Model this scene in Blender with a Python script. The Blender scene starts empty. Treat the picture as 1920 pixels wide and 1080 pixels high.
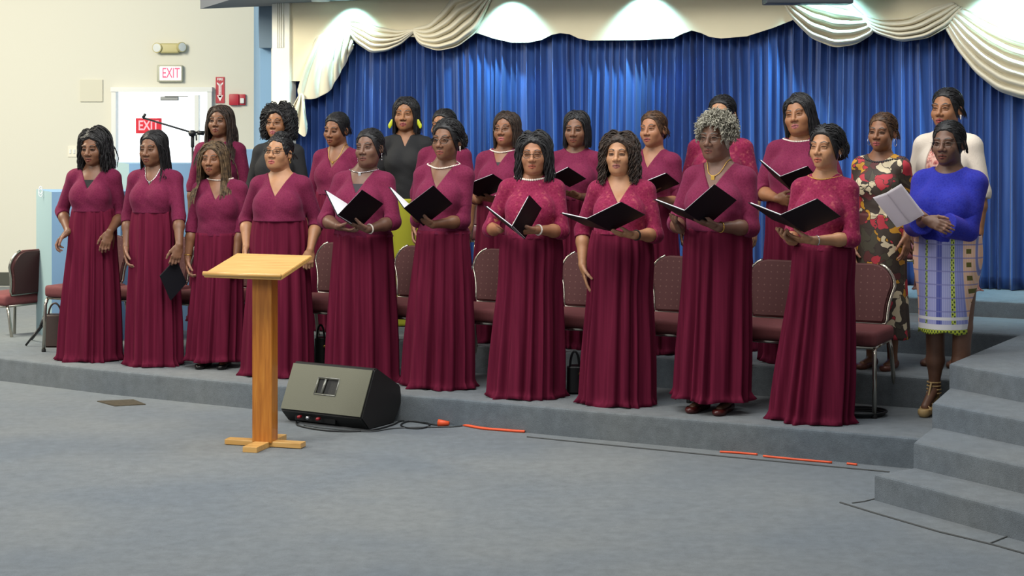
import bpy, bmesh, math, random
import numpy as np
import openvdb as vdb
from mathutils import Vector, Matrix, Euler
random.seed(7)
SC = bpy.context.scene
COL = SC.collection
PI = math.pi
# ------------------------------------------------------------------ camera, world, lights, exposure
FPX, CX, HY, CZ = 3100.0, 960.0, 236.0, 1.78      # focal length in px, centre, horizon row, eye height
cam_data = bpy.data.cameras.new('camera')
cam = bpy.data.objects.new('camera', cam_data); COL.objects.link(cam)
cam_data.sensor_width = 36.0; cam_data.lens = FPX / 1920 * 36.0
cam_data.shift_y = -(540 - HY) / 1920
cam_data.clip_end = 100
cam.location = (0, 0, CZ); cam.rotation_euler = (PI / 2, 0, 0)
SC.camera = cam
SC.view_settings.view_transform = 'Standard'; SC.view_settings.look = 'None'
SC.view_settings.gamma = 1; SC.view_settings.use_curve_mapping = False
SC.view_settings.exposure = 0.0
w = bpy.data.worlds.new('world'); SC.world = w; w.use_nodes = True
w.node_tree.nodes['Background'].inputs[0].default_value = (0.93, 0.97, 1.0, 1)
w.node_tree.nodes['Background'].inputs[1].default_value = 0.27


def area(name, loc, rot, sx, sy, power, col):
    l = bpy.data.lights.new(name, 'AREA'); l.shape = 'RECTANGLE'; l.size = sx; l.size_y = sy
    l.energy = power; l.color = col
    o = bpy.data.objects.new(name, l); COL.objects.link(o); o.location = loc; o.rotation_euler = rot
    return o


# fluorescent troffers of the hall ceiling (above the frame), then two added lights
area('ceiling_troffer_front', (-1.8, 7.0, 5.2), (math.radians(20), 0, math.radians(-8)), 6.0, 2.0, 300, (1.0, 0.98, 0.93))
area('ceiling_troffer_middle', (0.5, 9.3, 4.7), (math.radians(12), 0, 0), 7.0, 1.2, 150, (0.97, 1.0, 0.98))
area('fill_light_left', (-6.2, 12.2, 4.3), (math.radians(42), 0, math.radians(-12)), 2.4, 2.0, 480, (1.0, 0.93, 0.74))  # added light to warm the left wall and the half wall sides
area('side_light_left', (-7.0, 4.5, 3.6), (math.radians(66), 0, math.radians(-50)), 2.4, 2.0, 190, (1.0, 0.97, 0.90))  # added side light for fold contrast, no window behind it


# ------------------------------------------------------------------ helpers
def gp(px, py, z=0.0):
    """ground point: the point of height z seen at pixel px, py"""
    s = (py - HY) / (CZ - z)
    return Vector(((px - CX) / s, FPX / s, z))


def pt(px, py, Y):
    s = FPX / Y
    return Vector(((px - CX) / s, Y, CZ - (py - HY) / s))


def px_of(v):
    return CX + FPX * v[0] / v[1], HY + FPX * (CZ - v[2]) / v[1]


def tag(o, label=None, cat=None, group=None, kind=None):
    if label: o['label'] = label
    if cat: o['category'] = cat
    if group: o['group'] = group
    if kind: o['kind'] = kind
    return o


def empty(name, loc, rz=0.0, label=None, cat=None, group=None):
    o = bpy.data.objects.new(name, None); COL.objects.link(o)
    o.location = loc; o.rotation_euler = (0, 0, rz); o.empty_display_size = 0.1
    return tag(o, label, cat, group)


def link(name, me, mat, parent=None, smooth=False):
    o = bpy.data.objects.new(name, me); COL.objects.link(o)
    if mat is not None:
        for m_ in (mat if isinstance(mat, (list, tuple)) else [mat]): me.materials.append(m_)
    if parent: o.parent = parent
    if smooth and len(me.polygons):
        me.polygons.foreach_set('use_smooth', np.ones(len(me.polygons), dtype=bool))
    return o


def mesh_np(name, V, Q, T=None):
    """fast mesh from numpy: V (n,3), Q (m,4) quads, T (k,3) tris"""
    me = bpy.data.meshes.new(name)
    V = np.asarray(V, dtype=np.float32).reshape(-1, 3)
    Q = np.zeros((0, 4), np.int32) if Q is None else np.asarray(Q, np.int32).reshape(-1, 4)
    T = np.zeros((0, 3), np.int32) if T is None else np.asarray(T, np.int32).reshape(-1, 3)
    me.vertices.add(len(V)); me.vertices.foreach_set('co', V.ravel())
    me.loops.add(Q.size + T.size)
    me.loops.foreach_set('vertex_index', np.concatenate([Q.ravel(), T.ravel()]))
    n = len(Q) + len(T)
    me.polygons.add(n)
    st = np.concatenate([np.arange(len(Q)) * 4, Q.size + np.arange(len(T)) * 3]).astype(np.int32)
    me.polygons.foreach_set('loop_start', st)
    me.polygons.foreach_set('use_smooth', np.ones(n, dtype=bool))
    me.update(calc_edges=True)
    return me


class MB:
    """collects boxes, tubes, lathes and prisms in one bmesh"""
    def __init__(self): self.bm = bmesh.new()

    def box(self, c, s, rot=None, bev=0.0, seg=2):
        r = bmesh.ops.create_cube(self.bm, size=1.0)
        M = Matrix.Translation(Vector(c)) @ (rot.to_4x4() if rot else Matrix.Identity(4)) @ Matrix.Diagonal((s[0], s[1], s[2], 1))
        bmesh.ops.transform(self.bm, matrix=M, verts=r['verts'])
        if bev > 0:
            es = list({e for v in r['verts'] for e in v.link_edges})
            bmesh.ops.bevel(self.bm, geom=es, offset=bev, segments=seg, affect='EDGES', profile=0.6)
        return self

    def prism(self, pts, z0, z1, bev=0.0):
        a = [self.bm.verts.new((p[0], p[1], z0)) for p in pts]
        b = [self.bm.verts.new((p[0], p[1], z1)) for p in pts]
        n = len(pts); fs = []
        fs.append(self.bm.faces.new(list(reversed(a)))); top = self.bm.faces.new(b); fs.append(top)
        for i in range(n):
            fs.append(self.bm.faces.new((a[i], a[(i + 1) % n], b[(i + 1) % n], b[i])))
        bmesh.ops.recalc_face_normals(self.bm, faces=fs)
        if bev > 0:
            bmesh.ops.bevel(self.bm, geom=list(top.edges), offset=bev, segments=3, affect='EDGES', profile=0.6)
        return self

    def poly3(self, pts, off):
        """closed slab: polygon of 3-d points, thickened by vector off"""
        off = Vector(off)
        a = [self.bm.verts.new(Vector(p)) for p in pts]; b = [self.bm.verts.new(Vector(p) + off) for p in pts]
        n = len(pts); fs = [self.bm.faces.new(a), self.bm.faces.new(list(reversed(b)))]
        for i in range(n): fs.append(self.bm.faces.new((a[(i + 1) % n], a[i], b[i], b[(i + 1) % n])))
        bmesh.ops.recalc_face_normals(self.bm, faces=fs)
        return self

    def tube(self, pts, r, n=8, caps=True, closed=False):
        pts = [Vector(p) for p in pts]; m = len(pts)
        rr = r if isinstance(r, (list, tuple)) else [r] * m
        rings = []; up = None
        for i, p in enumerate(pts):
            if closed: t = (pts[(i + 1) % m] - pts[i - 1])
            else: t = pts[min(i + 1, m - 1)] - pts[max(i - 1, 0)]
            t.normalize()
            if up is None:
                up = Vector((0, 0, 1)) if abs(t.z) < 0.9 else Vector((1, 0, 0))
            a = t.cross(up)
            if a.length < 1e-5: a = t.orthogonal()
            a.normalize(); b = t.cross(a).normalized(); up = a.cross(t) if False else -b
            up = b.cross(t).cross(t) * -1 if False else up
            rings.append([self.bm.verts.new(p + (a * math.cos(2 * PI * k / n) + b * math.sin(2 * PI * k / n)) * rr[i]) for k in range(n)])
        L = m if closed else m - 1
        for i in range(L):
            A, B = rings[i], rings[(i + 1) % m]
            for k in range(n):
                self.bm.faces.new((A[k], A[(k + 1) % n], B[(k + 1) % n], B[k]))
        if caps and not closed:
            self.bm.faces.new(list(reversed(rings[0]))); self.bm.faces.new(rings[-1])
        return self

    def lathe(self, prof, c=(0, 0, 0), n=24, M=None):
        """prof: list of (r, z)"""
        c = Vector(c); rings = []
        for r, z in prof:
            ring = []
            for k in range(n):
                v = Vector((r * math.cos(2 * PI * k / n), r * math.sin(2 * PI * k / n), z))
                if M: v = M @ v
                ring.append(self.bm.verts.new(v + c))
            rings.append(ring)
        for i in range(len(prof) - 1):
            for k in range(n): self.bm.faces.new((rings[i][k], rings[i][(k + 1) % n], rings[i + 1][(k + 1) % n], rings[i + 1][k]))
        self.bm.faces.new(list(reversed(rings[0]))); self.bm.faces.new(rings[-1])
        return self

    def ball(self, c, r, u=12, v=8, s=(1, 1, 1)):
        q = bmesh.ops.create_uvsphere(self.bm, u_segments=u, v_segments=v, radius=r)
        bmesh.ops.transform(self.bm, matrix=Matrix.Translation(Vector(c)) @ Matrix.Diagonal((s[0], s[1], s[2], 1)), verts=q['verts'])
        return self

    def build(self, name, mat, parent=None, smooth=False, angle=None):
        bmesh.ops.recalc_face_normals(self.bm, faces=self.bm.faces)
        me = bpy.data.meshes.new(name); self.bm.to_mesh(me); self.bm.free()
        o = link(name, me, mat, parent, smooth or angle is not None)
        if angle is not None and hasattr(me, 'set_sharp_from_angle'): me.set_sharp_from_angle(angle=math.radians(angle))
        return o


# ------------------------------------------------------------------ materials
MATS = {}


def srgb(r, g, b):
    f = lambda c: (c / 255 / 12.92) if c <= 10.3 else ((c / 255 + 0.055) / 1.055) ** 2.4
    return (f(r), f(g), f(b), 1)


def mat(name, col, rough=0.6, metal=0.0, noise=0.0, nscale=20.0, bump=0.0, bscale=80.0, sheen=0.0, spec=None, emis=None, estr=0.0, coat=0.0):
    if name in MATS: return MATS[name]
    m = bpy.data.materials.new(name); m.use_nodes = True; nt = m.node_tree; N = nt.nodes; L = nt.links
    b = N['Principled BSDF']; b.inputs['Roughness'].default_value = rough; b.inputs['Metallic'].default_value = metal
    if spec is not None: b.inputs['Specular IOR Level'].default_value = spec
    if sheen: b.inputs['Sheen Weight'].default_value = sheen; b.inputs['Sheen Roughness'].default_value = 0.45
    if coat: b.inputs['Coat Weight'].default_value = coat
    tc = N.new('ShaderNodeTexCoord')
    if noise > 0:
        t = N.new('ShaderNodeTexNoise'); t.inputs['Scale'].default_value = nscale; t.inputs['Detail'].default_value = 5
        L.new(tc.outputs['Object'], t.inputs['Vector'])
        r = N.new('ShaderNodeMapRange'); r.inputs[1].default_value = 0.3; r.inputs[2].default_value = 0.7
        r.inputs[3].default_value = 1 - noise; r.inputs[4].default_value = 1 + noise
        L.new(t.outputs['Fac'], r.inputs['Value'])
        mx = N.new('ShaderNodeVectorMath'); mx.operation = 'SCALE'; mx.inputs[0].default_value = col[:3]
        L.new(r.outputs[0], mx.inputs['Scale']); L.new(mx.outputs[0], b.inputs['Base Color'])
    else:
        b.inputs['Base Color'].default_value = col
    if bump > 0:
        t = N.new('ShaderNodeTexNoise'); t.inputs['Scale'].default_value = bscale; t.inputs['Detail'].default_value = 3
        L.new(tc.outputs['Object'], t.inputs['Vector'])
        bp = N.new('ShaderNodeBump'); bp.inputs['Strength'].default_value = bump; bp.inputs['Distance'].default_value = 0.01
        L.new(t.outputs['Fac'], bp.inputs['Height']); L.new(bp.outputs[0], b.inputs['Normal'])
    if emis: b.inputs['Emission Color'].default_value = emis; b.inputs['Emission Strength'].default_value = estr
    MATS[name] = m
    return m


def nodes(name):
    m = bpy.data.materials.new(name); m.use_nodes = True
    MATS[name] = m
    return m, m.node_tree.nodes, m.node_tree.links, m.node_tree.nodes['Principled BSDF']


def ramp(N, stops, interp='LINEAR'):
    r = N.new('ShaderNodeValToRGB'); r.color_ramp.interpolation = interp
    e = r.color_ramp.elements
    while len(e) < len(stops): e.new(0.5)
    for i, (p, c) in enumerate(stops): e[i].position = p; e[i].color = c
    return r


def carpet():
    m, N, L, b = nodes('carpet')
    tc = N.new('ShaderNodeTexCoord')
    n1 = N.new('ShaderNodeTexNoise'); n1.inputs['Scale'].default_value = 0.9; n1.inputs['Detail'].default_value = 4
    n2 = N.new('ShaderNodeTexNoise'); n2.inputs['Scale'].default_value = 14; n2.inputs['Detail'].default_value = 6; n2.inputs['Roughness'].default_value = 0.7
    n3 = N.new('ShaderNodeTexNoise'); n3.inputs['Scale'].default_value = 260; n3.inputs['Detail'].default_value = 2
    for n in (n1, n2, n3): L.new(tc.outputs['Object'], n.inputs['Vector'])
    r1 = ramp(N, [(0.35, srgb(102, 111, 119)), (0.65, srgb(116, 121, 123))])
    L.new(n1.outputs['Fac'], r1.inputs[0])
    r2 = ramp(N, [(0.3, (0.78, 0.78, 0.78, 1)), (0.7, (1.12, 1.12, 1.12, 1))])
    L.new(n2.outputs['Fac'], r2.inputs[0])
    r3 = ramp(N, [(0.3, (0.82, 0.82, 0.82, 1)), (0.7, (1.12, 1.12, 1.12, 1))])
    L.new(n3.outputs['Fac'], r3.inputs[0])
    m1 = N.new('ShaderNodeMix'); m1.data_type = 'RGBA'; m1.blend_type = 'MULTIPLY'; m1.inputs[0].default_value = 1
    m2 = N.new('ShaderNodeMix'); m2.data_type = 'RGBA'; m2.blend_type = 'MULTIPLY'; m2.inputs[0].default_value = 1
    L.new(r1.outputs[0], m1.inputs[6]); L.new(r2.outputs[0], m1.inputs[7])
    L.new(m1.outputs[2], m2.inputs[6]); L.new(r3.outputs[0], m2.inputs[7]); L.new(m2.outputs[2], b.inputs['Base Color'])
    b.inputs['Roughness'].default_value = 0.95; b.inputs['Specular IOR Level'].default_value = 0.15
    b.inputs['Sheen Weight'].default_value = 0.25
    bp = N.new('ShaderNodeBump'); bp.inputs['Strength'].default_value = 0.5; bp.inputs['Distance'].default_value = 0.006
    L.new(n3.outputs['Fac'], bp.inputs['Height']); L.new(bp.outputs[0], b.inputs['Normal'])
    return m


def wood():
    m, N, L, b = nodes('oak')
    tc = N.new('ShaderNodeTexCoord'); mp = N.new('ShaderNodeMapping'); mp.inputs['Scale'].default_value = (22, 22, 1.6)
    n = N.new('ShaderNodeTexNoise'); n.inputs['Scale'].default_value = 2.2; n.inputs['Detail'].default_value = 6; n.inputs['Distortion'].default_value = 0.6
    L.new(tc.outputs['Object'], mp.inputs[0]); L.new(mp.outputs[0], n.inputs['Vector'])
    r = ramp(N, [(0.25, srgb(160, 92, 22)), (0.55, srgb(190, 118, 36)), (0.8, srgb(206, 138, 52))])
    L.new(n.outputs['Fac'], r.inputs[0]); L.new(r.outputs[0], b.inputs['Base Color'])
    b.inputs['Roughness'].default_value = 0.38; b.inputs['Coat Weight'].default_value = 0.3
    return m


def wood_top():
    m, N, L, b = nodes('oak_top')
    tc = N.new('ShaderNodeTexCoord'); mp = N.new('ShaderNodeMapping'); mp.inputs['Scale'].default_value = (2, 24, 24)
    n = N.new('ShaderNodeTexNoise'); n.inputs['Scale'].default_value = 2.2; n.inputs['Detail'].default_value = 6; n.inputs['Distortion'].default_value = 0.6
    L.new(tc.outputs['Object'], mp.inputs[0]); L.new(mp.outputs[0], n.inputs['Vector'])
    r = ramp(N, [(0.25, srgb(196, 146, 76)), (0.6, srgb(216, 170, 100)), (0.85, srgb(226, 186, 120))])
    L.new(n.outputs['Fac'], r.inputs[0]); L.new(r.outputs[0], b.inputs['Base Color'])
    b.inputs['Roughness'].default_value = 0.36; b.inputs['Coat Weight'].default_value = 0.25
    return m


def curtain_mat():
    m, N, L, b = nodes('blue_satin')
    tc = N.new('ShaderNodeTexCoord'); mp = N.new('ShaderNodeMapping'); mp.inputs['Scale'].default_value = (6, 6, 0.3)
    n = N.new('ShaderNodeTexNoise'); n.inputs['Scale'].default_value = 3; n.inputs['Detail'].default_value = 3
    L.new(tc.outputs['Object'], mp.inputs[0]); L.new(mp.outputs[0], n.inputs['Vector'])
    r = ramp(N, [(0.3, srgb(30, 60, 122)), (0.7, srgb(66, 104, 172))])
    L.new(n.outputs['Fac'], r.inputs[0]); L.new(r.outputs[0], b.inputs['Base Color'])
    b.inputs['Roughness'].default_value = 0.42; b.inputs['Sheen Weight'].default_value = 0.2
    return m


def lace(name, base, light, holes, scale=34.0, amt=0.5, zmin=None):
    """floral lace over lining: base fabric with paler threads and small openings"""
    if name in MATS: return MATS[name]
    m, N, L, b = nodes(name)
    tc = N.new('ShaderNodeTexCoord')
    n = N.new('ShaderNodeTexNoise'); n.inputs['Scale'].default_value = 12; n.inputs['Detail'].default_value = 2
    L.new(tc.outputs['Object'], n.inputs['Vector'])
    mx = N.new('ShaderNodeVectorMath'); mx.operation = 'SCALE'; mx.inputs['Scale'].default_value = 0.06
    ad = N.new('ShaderNodeVectorMath'); ad.operation = 'ADD'
    L.new(n.outputs['Color'], mx.inputs[0]); L.new(mx.outputs[0], ad.inputs[0]); L.new(tc.outputs['Object'], ad.inputs[1])
    v = N.new('ShaderNodeTexVoronoi'); v.feature = 'DISTANCE_TO_EDGE'; v.inputs['Scale'].default_value = scale
    L.new(ad.outputs[0], v.inputs['Vector'])
    r = ramp(N, [(0.0, light), (0.08, light), (0.2, base), (1, base)])
    L.new(v.outputs['Distance'], r.inputs[0])
    n2 = N.new('ShaderNodeTexNoise'); n2.inputs['Scale'].default_value = 40; n2.inputs['Detail'].default_value = 4
    L.new(tc.outputs['Object'], n2.inputs['Vector'])
    r2 = ramp(N, [(0.0, (0, 0, 0, 1)), (0.62 - 0.12 * amt, (0, 0, 0, 1)), (0.70, (amt, amt, amt, 1)), (1, (amt, amt, amt, 1))])
    L.new(n2.outputs['Fac'], r2.inputs[0])
    mix = N.new('ShaderNodeMix'); mix.data_type = 'RGBA'; mix.inputs[7].default_value = holes
    L.new(r2.outputs[0], mix.inputs[0]); L.new(r.outputs[0], mix.inputs[6]); L.new(mix.outputs[2], b.inputs['Base Color'])
    b.inputs['Roughness'].default_value = 0.85; b.inputs['Sheen Weight'].default_value = 0.12; b.inputs['Sheen Roughness'].default_value = 0.5
    b.inputs['Sheen Tint'].default_value = (0.8, 0.4, 0.6, 1)
    b.inputs['Specular IOR Level'].default_value = 0.25
    bp = N.new('ShaderNodeBump'); bp.inputs['Strength'].default_value = 0.25; bp.inputs['Distance'].default_value = 0.003
    L.new(v.outputs['Distance'], bp.inputs['Height']); L.new(bp.outputs[0], b.inputs['Normal'])
    return m
# ------------------------------------------------------------------ the setting
E2 = Vector((0.884, -0.468, 0)); N2 = Vector((0.468, 0.884, 0))       # along the choir rows, and away from the camera
CARPET = carpet()
Z1, Z2, Z3, Z4 = 0.16, 0.34, 0.50, 0.61
fl = MB(); fl.box((0, 9, -0.05), (26, 30, 0.1)); tag(fl.build('floor', CARPET), kind='structure')
# riser 1: front edge traced on the floor
edge = [gp(-160, 697), gp(0, 714), gp(192, 738), gp(475, 767), gp(860, 799), gp(1107, 823), gp(1380, 848), gp(1711, 879), gp(1760, 884)]
back_l = gp(-160, 640, Z1); back_m = gp(225, 610, Z1)
poly = [(p.x, p.y) for p in edge] + [(5.5, 8.2), (5.5, 13.5), (-1.0, 15.6)] + [(back_m.x, back_m.y), (back_l.x, back_l.y)]
t1 = MB(); t1.prism(poly, 0.0, Z1, 0.018); tag(t1.build('floor_tier', CARPET), kind='structure')


def tier(px, py, z, name, left=7.5, right=3.2):
    p = gp(px, py, z); p.z = 0
    if z == Z2: p = p + N2 * .12
    a = p - E2 * left; b_ = p + E2 * right
    pts = [a, b_, b_ + N2 * 4.0, a + N2 * 4.0]
    # stop at the blue half wall on the left
    m = MB(); m.prism([(q.x, q.y) for q in pts], 0.0, z, 0.018)
    tag(m.build(name, CARPET), kind='structure')
    return p


T2 = tier(1640, 707, Z2, 'floor_tier', left=4.7)
T3 = tier(1850, 624, Z3, 'floor_tier', left=5.6)
T4 = tier(1880, 565, Z4, 'floor_tier', left=6.0)
# the corner stairs on the right
RS = 0.125
C = [gp(1640, 938, 0), gp(1713, 877, RS), gp(1748, 801, 2 * RS), gp(1780, 727, 3 * RS)]
D = [gp(1920, 1016, 0), gp(1920, 926, RS), gp(1920, 837, 2 * RS), gp(1920, 755, 3 * RS)]
PF = gp(1907, 631, 0.5); PF2 = PF + (PF - C[3]) * 0.6
for k in range(4):
    ext = (D[k] - C[k]).normalized()
    de = C[k] + ext * 4.0
    chain = [C[k], de, Vector((7.5, de.y, 0)), Vector((7.5, 11.5, 0)), PF2] + [C[j] for j in range(3, k, -1)]
    m = MB(); m.prism([(q.x, q.y) for q in chain], 0.0, RS * (k + 1) + (0.006 if k == 3 else 0), 0.016)
    tag(m.build('floor_stair', CARPET), kind='structure')
# flat transition strips in the carpet along the riser and before the stairs
strip = mat('strip_grey', srgb(92, 94, 92), 0.8, noise=0.1)
seam = mat('seam_dark', srgb(74, 76, 76), 0.8)
a = [gp(988, 820), gp(1107, 832), gp(1380, 859), gp(1668, 886)]
m = MB()
for i in range(3): m.tube([a[i] + Vector((0, 0, 0.003)), a[i + 1] + Vector((0, 0, 0.003))], 0.004, 6)
tag(m.build('trim_1', seam), kind='structure')
a = [gp(1575, 943), gp(1640, 963), gp(1760, 998), gp(1860, 1022), gp(1960, 1050)]
m = MB()
for i in range(4): m.tube([a[i] + Vector((0, 0, 0.003)), a[i + 1] + Vector((0, 0, 0.003))], 0.004, 6)
m.tube([gp(1598, 944), gp(1620, 941), gp(1640, 936)], 0.005, 6)
m.tube([gp(1855, 1020), gp(1895, 1004)], 0.005, 6)
tag(m.build('trim_2', seam), kind='structure')

# ---- far wall with the exit door (Y about 18.3)
WY = 18.3
WALLW = mat('wall_cream', srgb(214, 213, 202), 0.85, bump=0.05, bscale=60)
TRIMW = mat('trim_white', srgb(222, 225, 224), 0.5)


def wq(px, py): return pt(px, py, WY)


dl, dr, dt = wq(216, 170).x, wq(395, 170).x, wq(216, 168).z
m = MB()
xl = -8.0; xr = wq(480, 0).x + 0.25; top = 4.6
m.box(((xl + dl) / 2, WY + 0.08, top / 2), (dl - xl, 0.16, top))
m.box(((dr + xr) / 2, WY + 0.08, top / 2), (xr - dr, 0.16, top))
m.box(((dl + dr) / 2, WY + 0.08, (dt + top) / 2), (dr - dl, 0.16, top - dt))
tag(m.build('wall_back', WALLW), kind='structure')
m = MB(); m.box(((xl + dl) / 2, WY - 0.012, 0.09), (dl - xl, 0.024, 0.14), bev=0.004)
tag(m.build('baseboard_back', mat('baseboard_dark', srgb(70, 72, 66), 0.6)), kind='structure')
# door frame, leaf, sidelight
mull = wq(370, 170).x
m = MB()
m.box((dl - 0.0, WY - 0.02, dt / 2), (0.05, 0.12, dt)); m.box((dr + 0.0, WY - 0.02, dt / 2), (0.05, 0.12, dt))
m.box(((dl + dr) / 2, WY - 0.025, dt + 0.0), (dr - dl + 0.06, 0.13, 0.052)); m.box((mull, WY + 0.0, dt / 2 - .03), (0.045, 0.1, dt - .06))
fr = m.build('door_1', TRIMW); tag(fr, kind='structure')
glassm, N_, L_, b_ = nodes('door_glass'); b_.inputs['Roughness'].default_value = 0.02; b_.inputs['Transmission Weight'].default_value = 1.0; b_.inputs['IOR'].default_value = 1.01
m = MB(); m.box(((dl + mull) / 2, WY + 0.03, dt / 2), (mull - dl - 0.07, 0.008, dt - 0.04)); m.box(((dr + mull) / 2, WY + 0.03, dt / 2), (dr - mull - 0.07, 0.008, dt - 0.04))
m.build('pane', glassm, fr)
m = MB(); m.box(((dl + mull) / 2 + 0.16, WY - 0.05, dt - 0.10), (0.20, 0.05, 0.045), bev=0.008); m.box(((dl + mull) / 2 + 0.24, WY - 0.09, dt - 0.075), (0.26, 0.012, 0.012))
m.build('door_closer', mat('closer', srgb(120, 124, 126), 0.4, 0.5), fr)
m = MB(); m.box(((dl + mull) / 2, WY - 0.0, 1.0), (mull - dl - 0.1, 0.03, 0.05), bev=0.01)
m.build('push_bar', mat('pushbar', srgb(150, 152, 150), 0.3, 0.8), fr)
# glowing plane put in for the daylight beyond the door
m = MB(); m.box(((dl + dr) / 2, WY + 1.6, 1.5), (3.4, 0.05, 3.4))
tag(m.build('daylight_plane', mat('daylight', (0.9, 0.97, 1, 1), 0.9, emis=(0.90, 0.97, 1, 1), estr=2.6)), kind='structure')


# ---- lettering helper (text converted to mesh)
def text_mesh(s, size, depth, name, material, loc, parent=None, sx=1.0, rz=0.0, space=1.0, spacing=1.0, bold=0.0):
    cu = bpy.data.curves.new(name, 'FONT'); cu.body = s; cu.size = size; cu.extrude = depth; cu.align_x = 'CENTER'; cu.align_y = 'CENTER'
    cu.offset = bold; cu.space_character = spacing
    o = bpy.data.objects.new(name, cu); COL.objects.link(o)
    dg = bpy.context.evaluated_depsgraph_get(); me = bpy.data.meshes.new_from_object(o.evaluated_get(dg))
    bpy.data.objects.remove(o); bpy.data.curves.remove(cu)
    me.transform(Matrix.Rotation(rz, 4, 'Z') @ Matrix.Rotation(PI / 2, 4, 'X') @ Matrix.Diagonal((sx, 1, 1, 1)))
    ob = link(name, me, material, parent); ob.location = loc
    return ob


# exit sign over the door (seen slightly from its side, lit)
c = wq(320, 138)
sg = empty('exit_sign', (c.x, WY, c.z), 0, 'lit white EXIT sign with pink letters on the wall above the door', 'exit sign')
m = MB(); m.box((0, -0.035, 0), (0.285, 0.07, 0.185), bev=0.018); m.build('sign_housing', mat('sign_box', srgb(176, 178, 160), 0.5), sg, angle=40)
m = MB(); m.box((0.012, -0.072, 0), (0.235, 0.006, 0.15), bev=0.004); m.build('sign_face', mat('sign_lit', srgb(240, 228, 232), 0.5, emis=(1, 0.86, 0.9, 1), estr=0.75), sg)
text_mesh('EXIT', 0.155, 0.002, 'letters', mat('letters_pink', srgb(232, 70, 110), 0.5, emis=(1, 0.15, 0.3, 1), estr=0.35), (0.018, -0.077, 0), sg, sx=0.62, bold=0.002)
# emergency light
c = wq(320, 91)
el = empty('emergency_light', (c.x, WY, c.z), 0, 'beige emergency light unit with two round lamp heads above the exit sign', 'emergency light')
BEI = mat('beige_plastic', srgb(186, 178, 128), 0.5)
m = MB(); m.box((0.0, -0.045, 0.0), (0.21, 0.09, 0.11), bev=0.022, seg=3); m.build('housing', BEI, el, angle=40)
for sx_, ax in ((-1, -0.25), (1, 0.75)):
    R_ = Matrix.Rotation(ax, 4, 'Z') @ Matrix.Rotation(PI / 2, 4, 'X')
    m = MB(); m.lathe([(0.02, -0.05), (0.044, -0.03), (0.054, 0.0), (0.056, 0.03), (0.05, 0.032)], n=24, M=R_)
    h = m.build('lamp_head', BEI, el, angle=50); h.location = (sx_ * 0.125, -0.07, 0.004 if sx_ < 0 else 0.012)
    m = MB(); m.lathe([(0.047, 0.028), (0.047, 0.034), (0.02, 0.036)], n=24, M=R_); m.build('lens', mat('lamp_lens', srgb(215, 220, 220), 0.15), h)
# fire arrow sign and pull station
c = wq(413, 169)
ar = empty('arrow_sign', (c.x, WY, c.z), 0, 'narrow red sign with white lettering and a downward arrow', 'sign')
RED = mat('sign_red', srgb(176, 24, 48), 0.45)
m = MB(); m.box((0, -0.006, 0), (0.098, 0.012, 0.29), bev=0.002); m.build('sign_board', RED, ar)
m = MB(); WH = mat('white_paint', srgb(238, 234, 236), 0.5)
m.box((0, -0.0135, -0.005), (0.030, 0.003, 0.15))
for s_ in (-1, 1):
    m.poly3([(0, -0.012, -0.125), (s_ * 0.034, -0.012, -0.055), (0, -0.012, -0.065)], (0, -0.003, 0))
    m.poly3([(s_ * 0.01, -0.012, 0.07), (s_ * 0.034, -0.012, 0.088), (s_ * 0.034, -0.012, 0.07), (s_ * 0.015, -0.012, 0.05)], (0, -0.003, 0))
m.build('arrow', WH, ar)
text_mesh('FIRE', 0.036, 0.001, 'letters', WH, (0, -0.014, 0.118), ar, bold=0.0008)
t_ = text_mesh('EXTINGUISHER', 0.02, 0.001, 'letters', RED, (0, -0.0165, -0.0), ar); t_.rotation_euler = (0, PI / 2, 0)
c = wq(446, 187)
al = empty('fire_alarm', (c.x, WY, c.z), 0, 'red fire alarm horn with a clear strobe beside the arrow sign', 'fire alarm')
m = MB(); m.box((-0.035, -0.03, 0), (0.11, 0.06, 0.125), bev=0.012); m.box((0.05, -0.02, 0.0), (0.075, 0.04, 0.12), bev=0.006); m.build('housing', RED, al, angle=40)
m = MB(); m.box((0.055, -0.05, -0.012), (0.045, 0.03, 0.06), bev=0.01); m.build('strobe', mat('strobe', srgb(225, 225, 225), 0.2), al)
# blank square panel and light switch on the left
c = wq(172, 170)
m = MB(); m.box((0, -0.01, 0), (0.25, 0.02, 0.245), bev=0.004); o = m.build('wall_panel', mat('panel_cream', srgb(206, 204, 188), 0.6)); o.location = (c.x, WY, c.z)
tag(o, 'square cream access panel flush on the wall left of the door', 'wall panel')
c = wq(136, 284)
sw = empty('light_switch', (c.x, WY, c.z), 0, 'pale double light switch plate on the cream wall behind the leftmost singer', 'light switch')
m = MB(); m.box((0, -0.006, 0), (0.1, 0.012, 0.12), bev=0.003); m.build('plate', mat('plate', srgb(226, 222, 208), 0.5), sw)
for s_ in (-1, 1):
    m = MB(); m.box((s_ * 0.022, -0.016, 0), (0.02, 0.012, 0.05), bev=0.003); m.build('rocker', TRIMW, sw)
# EXIT sign of the lobby, seen through the glass
c = pt(279, 236, WY + 0.053)
ls = empty('exit_sign', (c.x, WY + 0.053, c.z), 0, 'glowing red EXIT sign on the glass of the exit door, crossed by the microphone boom', 'exit sign')
m = MB(); m.box((0, 0, 0), (0.285, 0.036, 0.17), bev=0.006); m.build('sign_housing', mat('sign_redbox', srgb(190, 20, 40), 0.5, emis=(0.9, 0.02, 0.05, 1), estr=0.55), ls)
text_mesh('EXIT', 0.15, 0.002, 'letters', mat('letters_glow', srgb(255, 120, 130), 0.5, emis=(1, 0.45, 0.5, 1), estr=1.0), (0, -0.0195, 0), ls, sx=0.74, bold=0.003)

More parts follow.
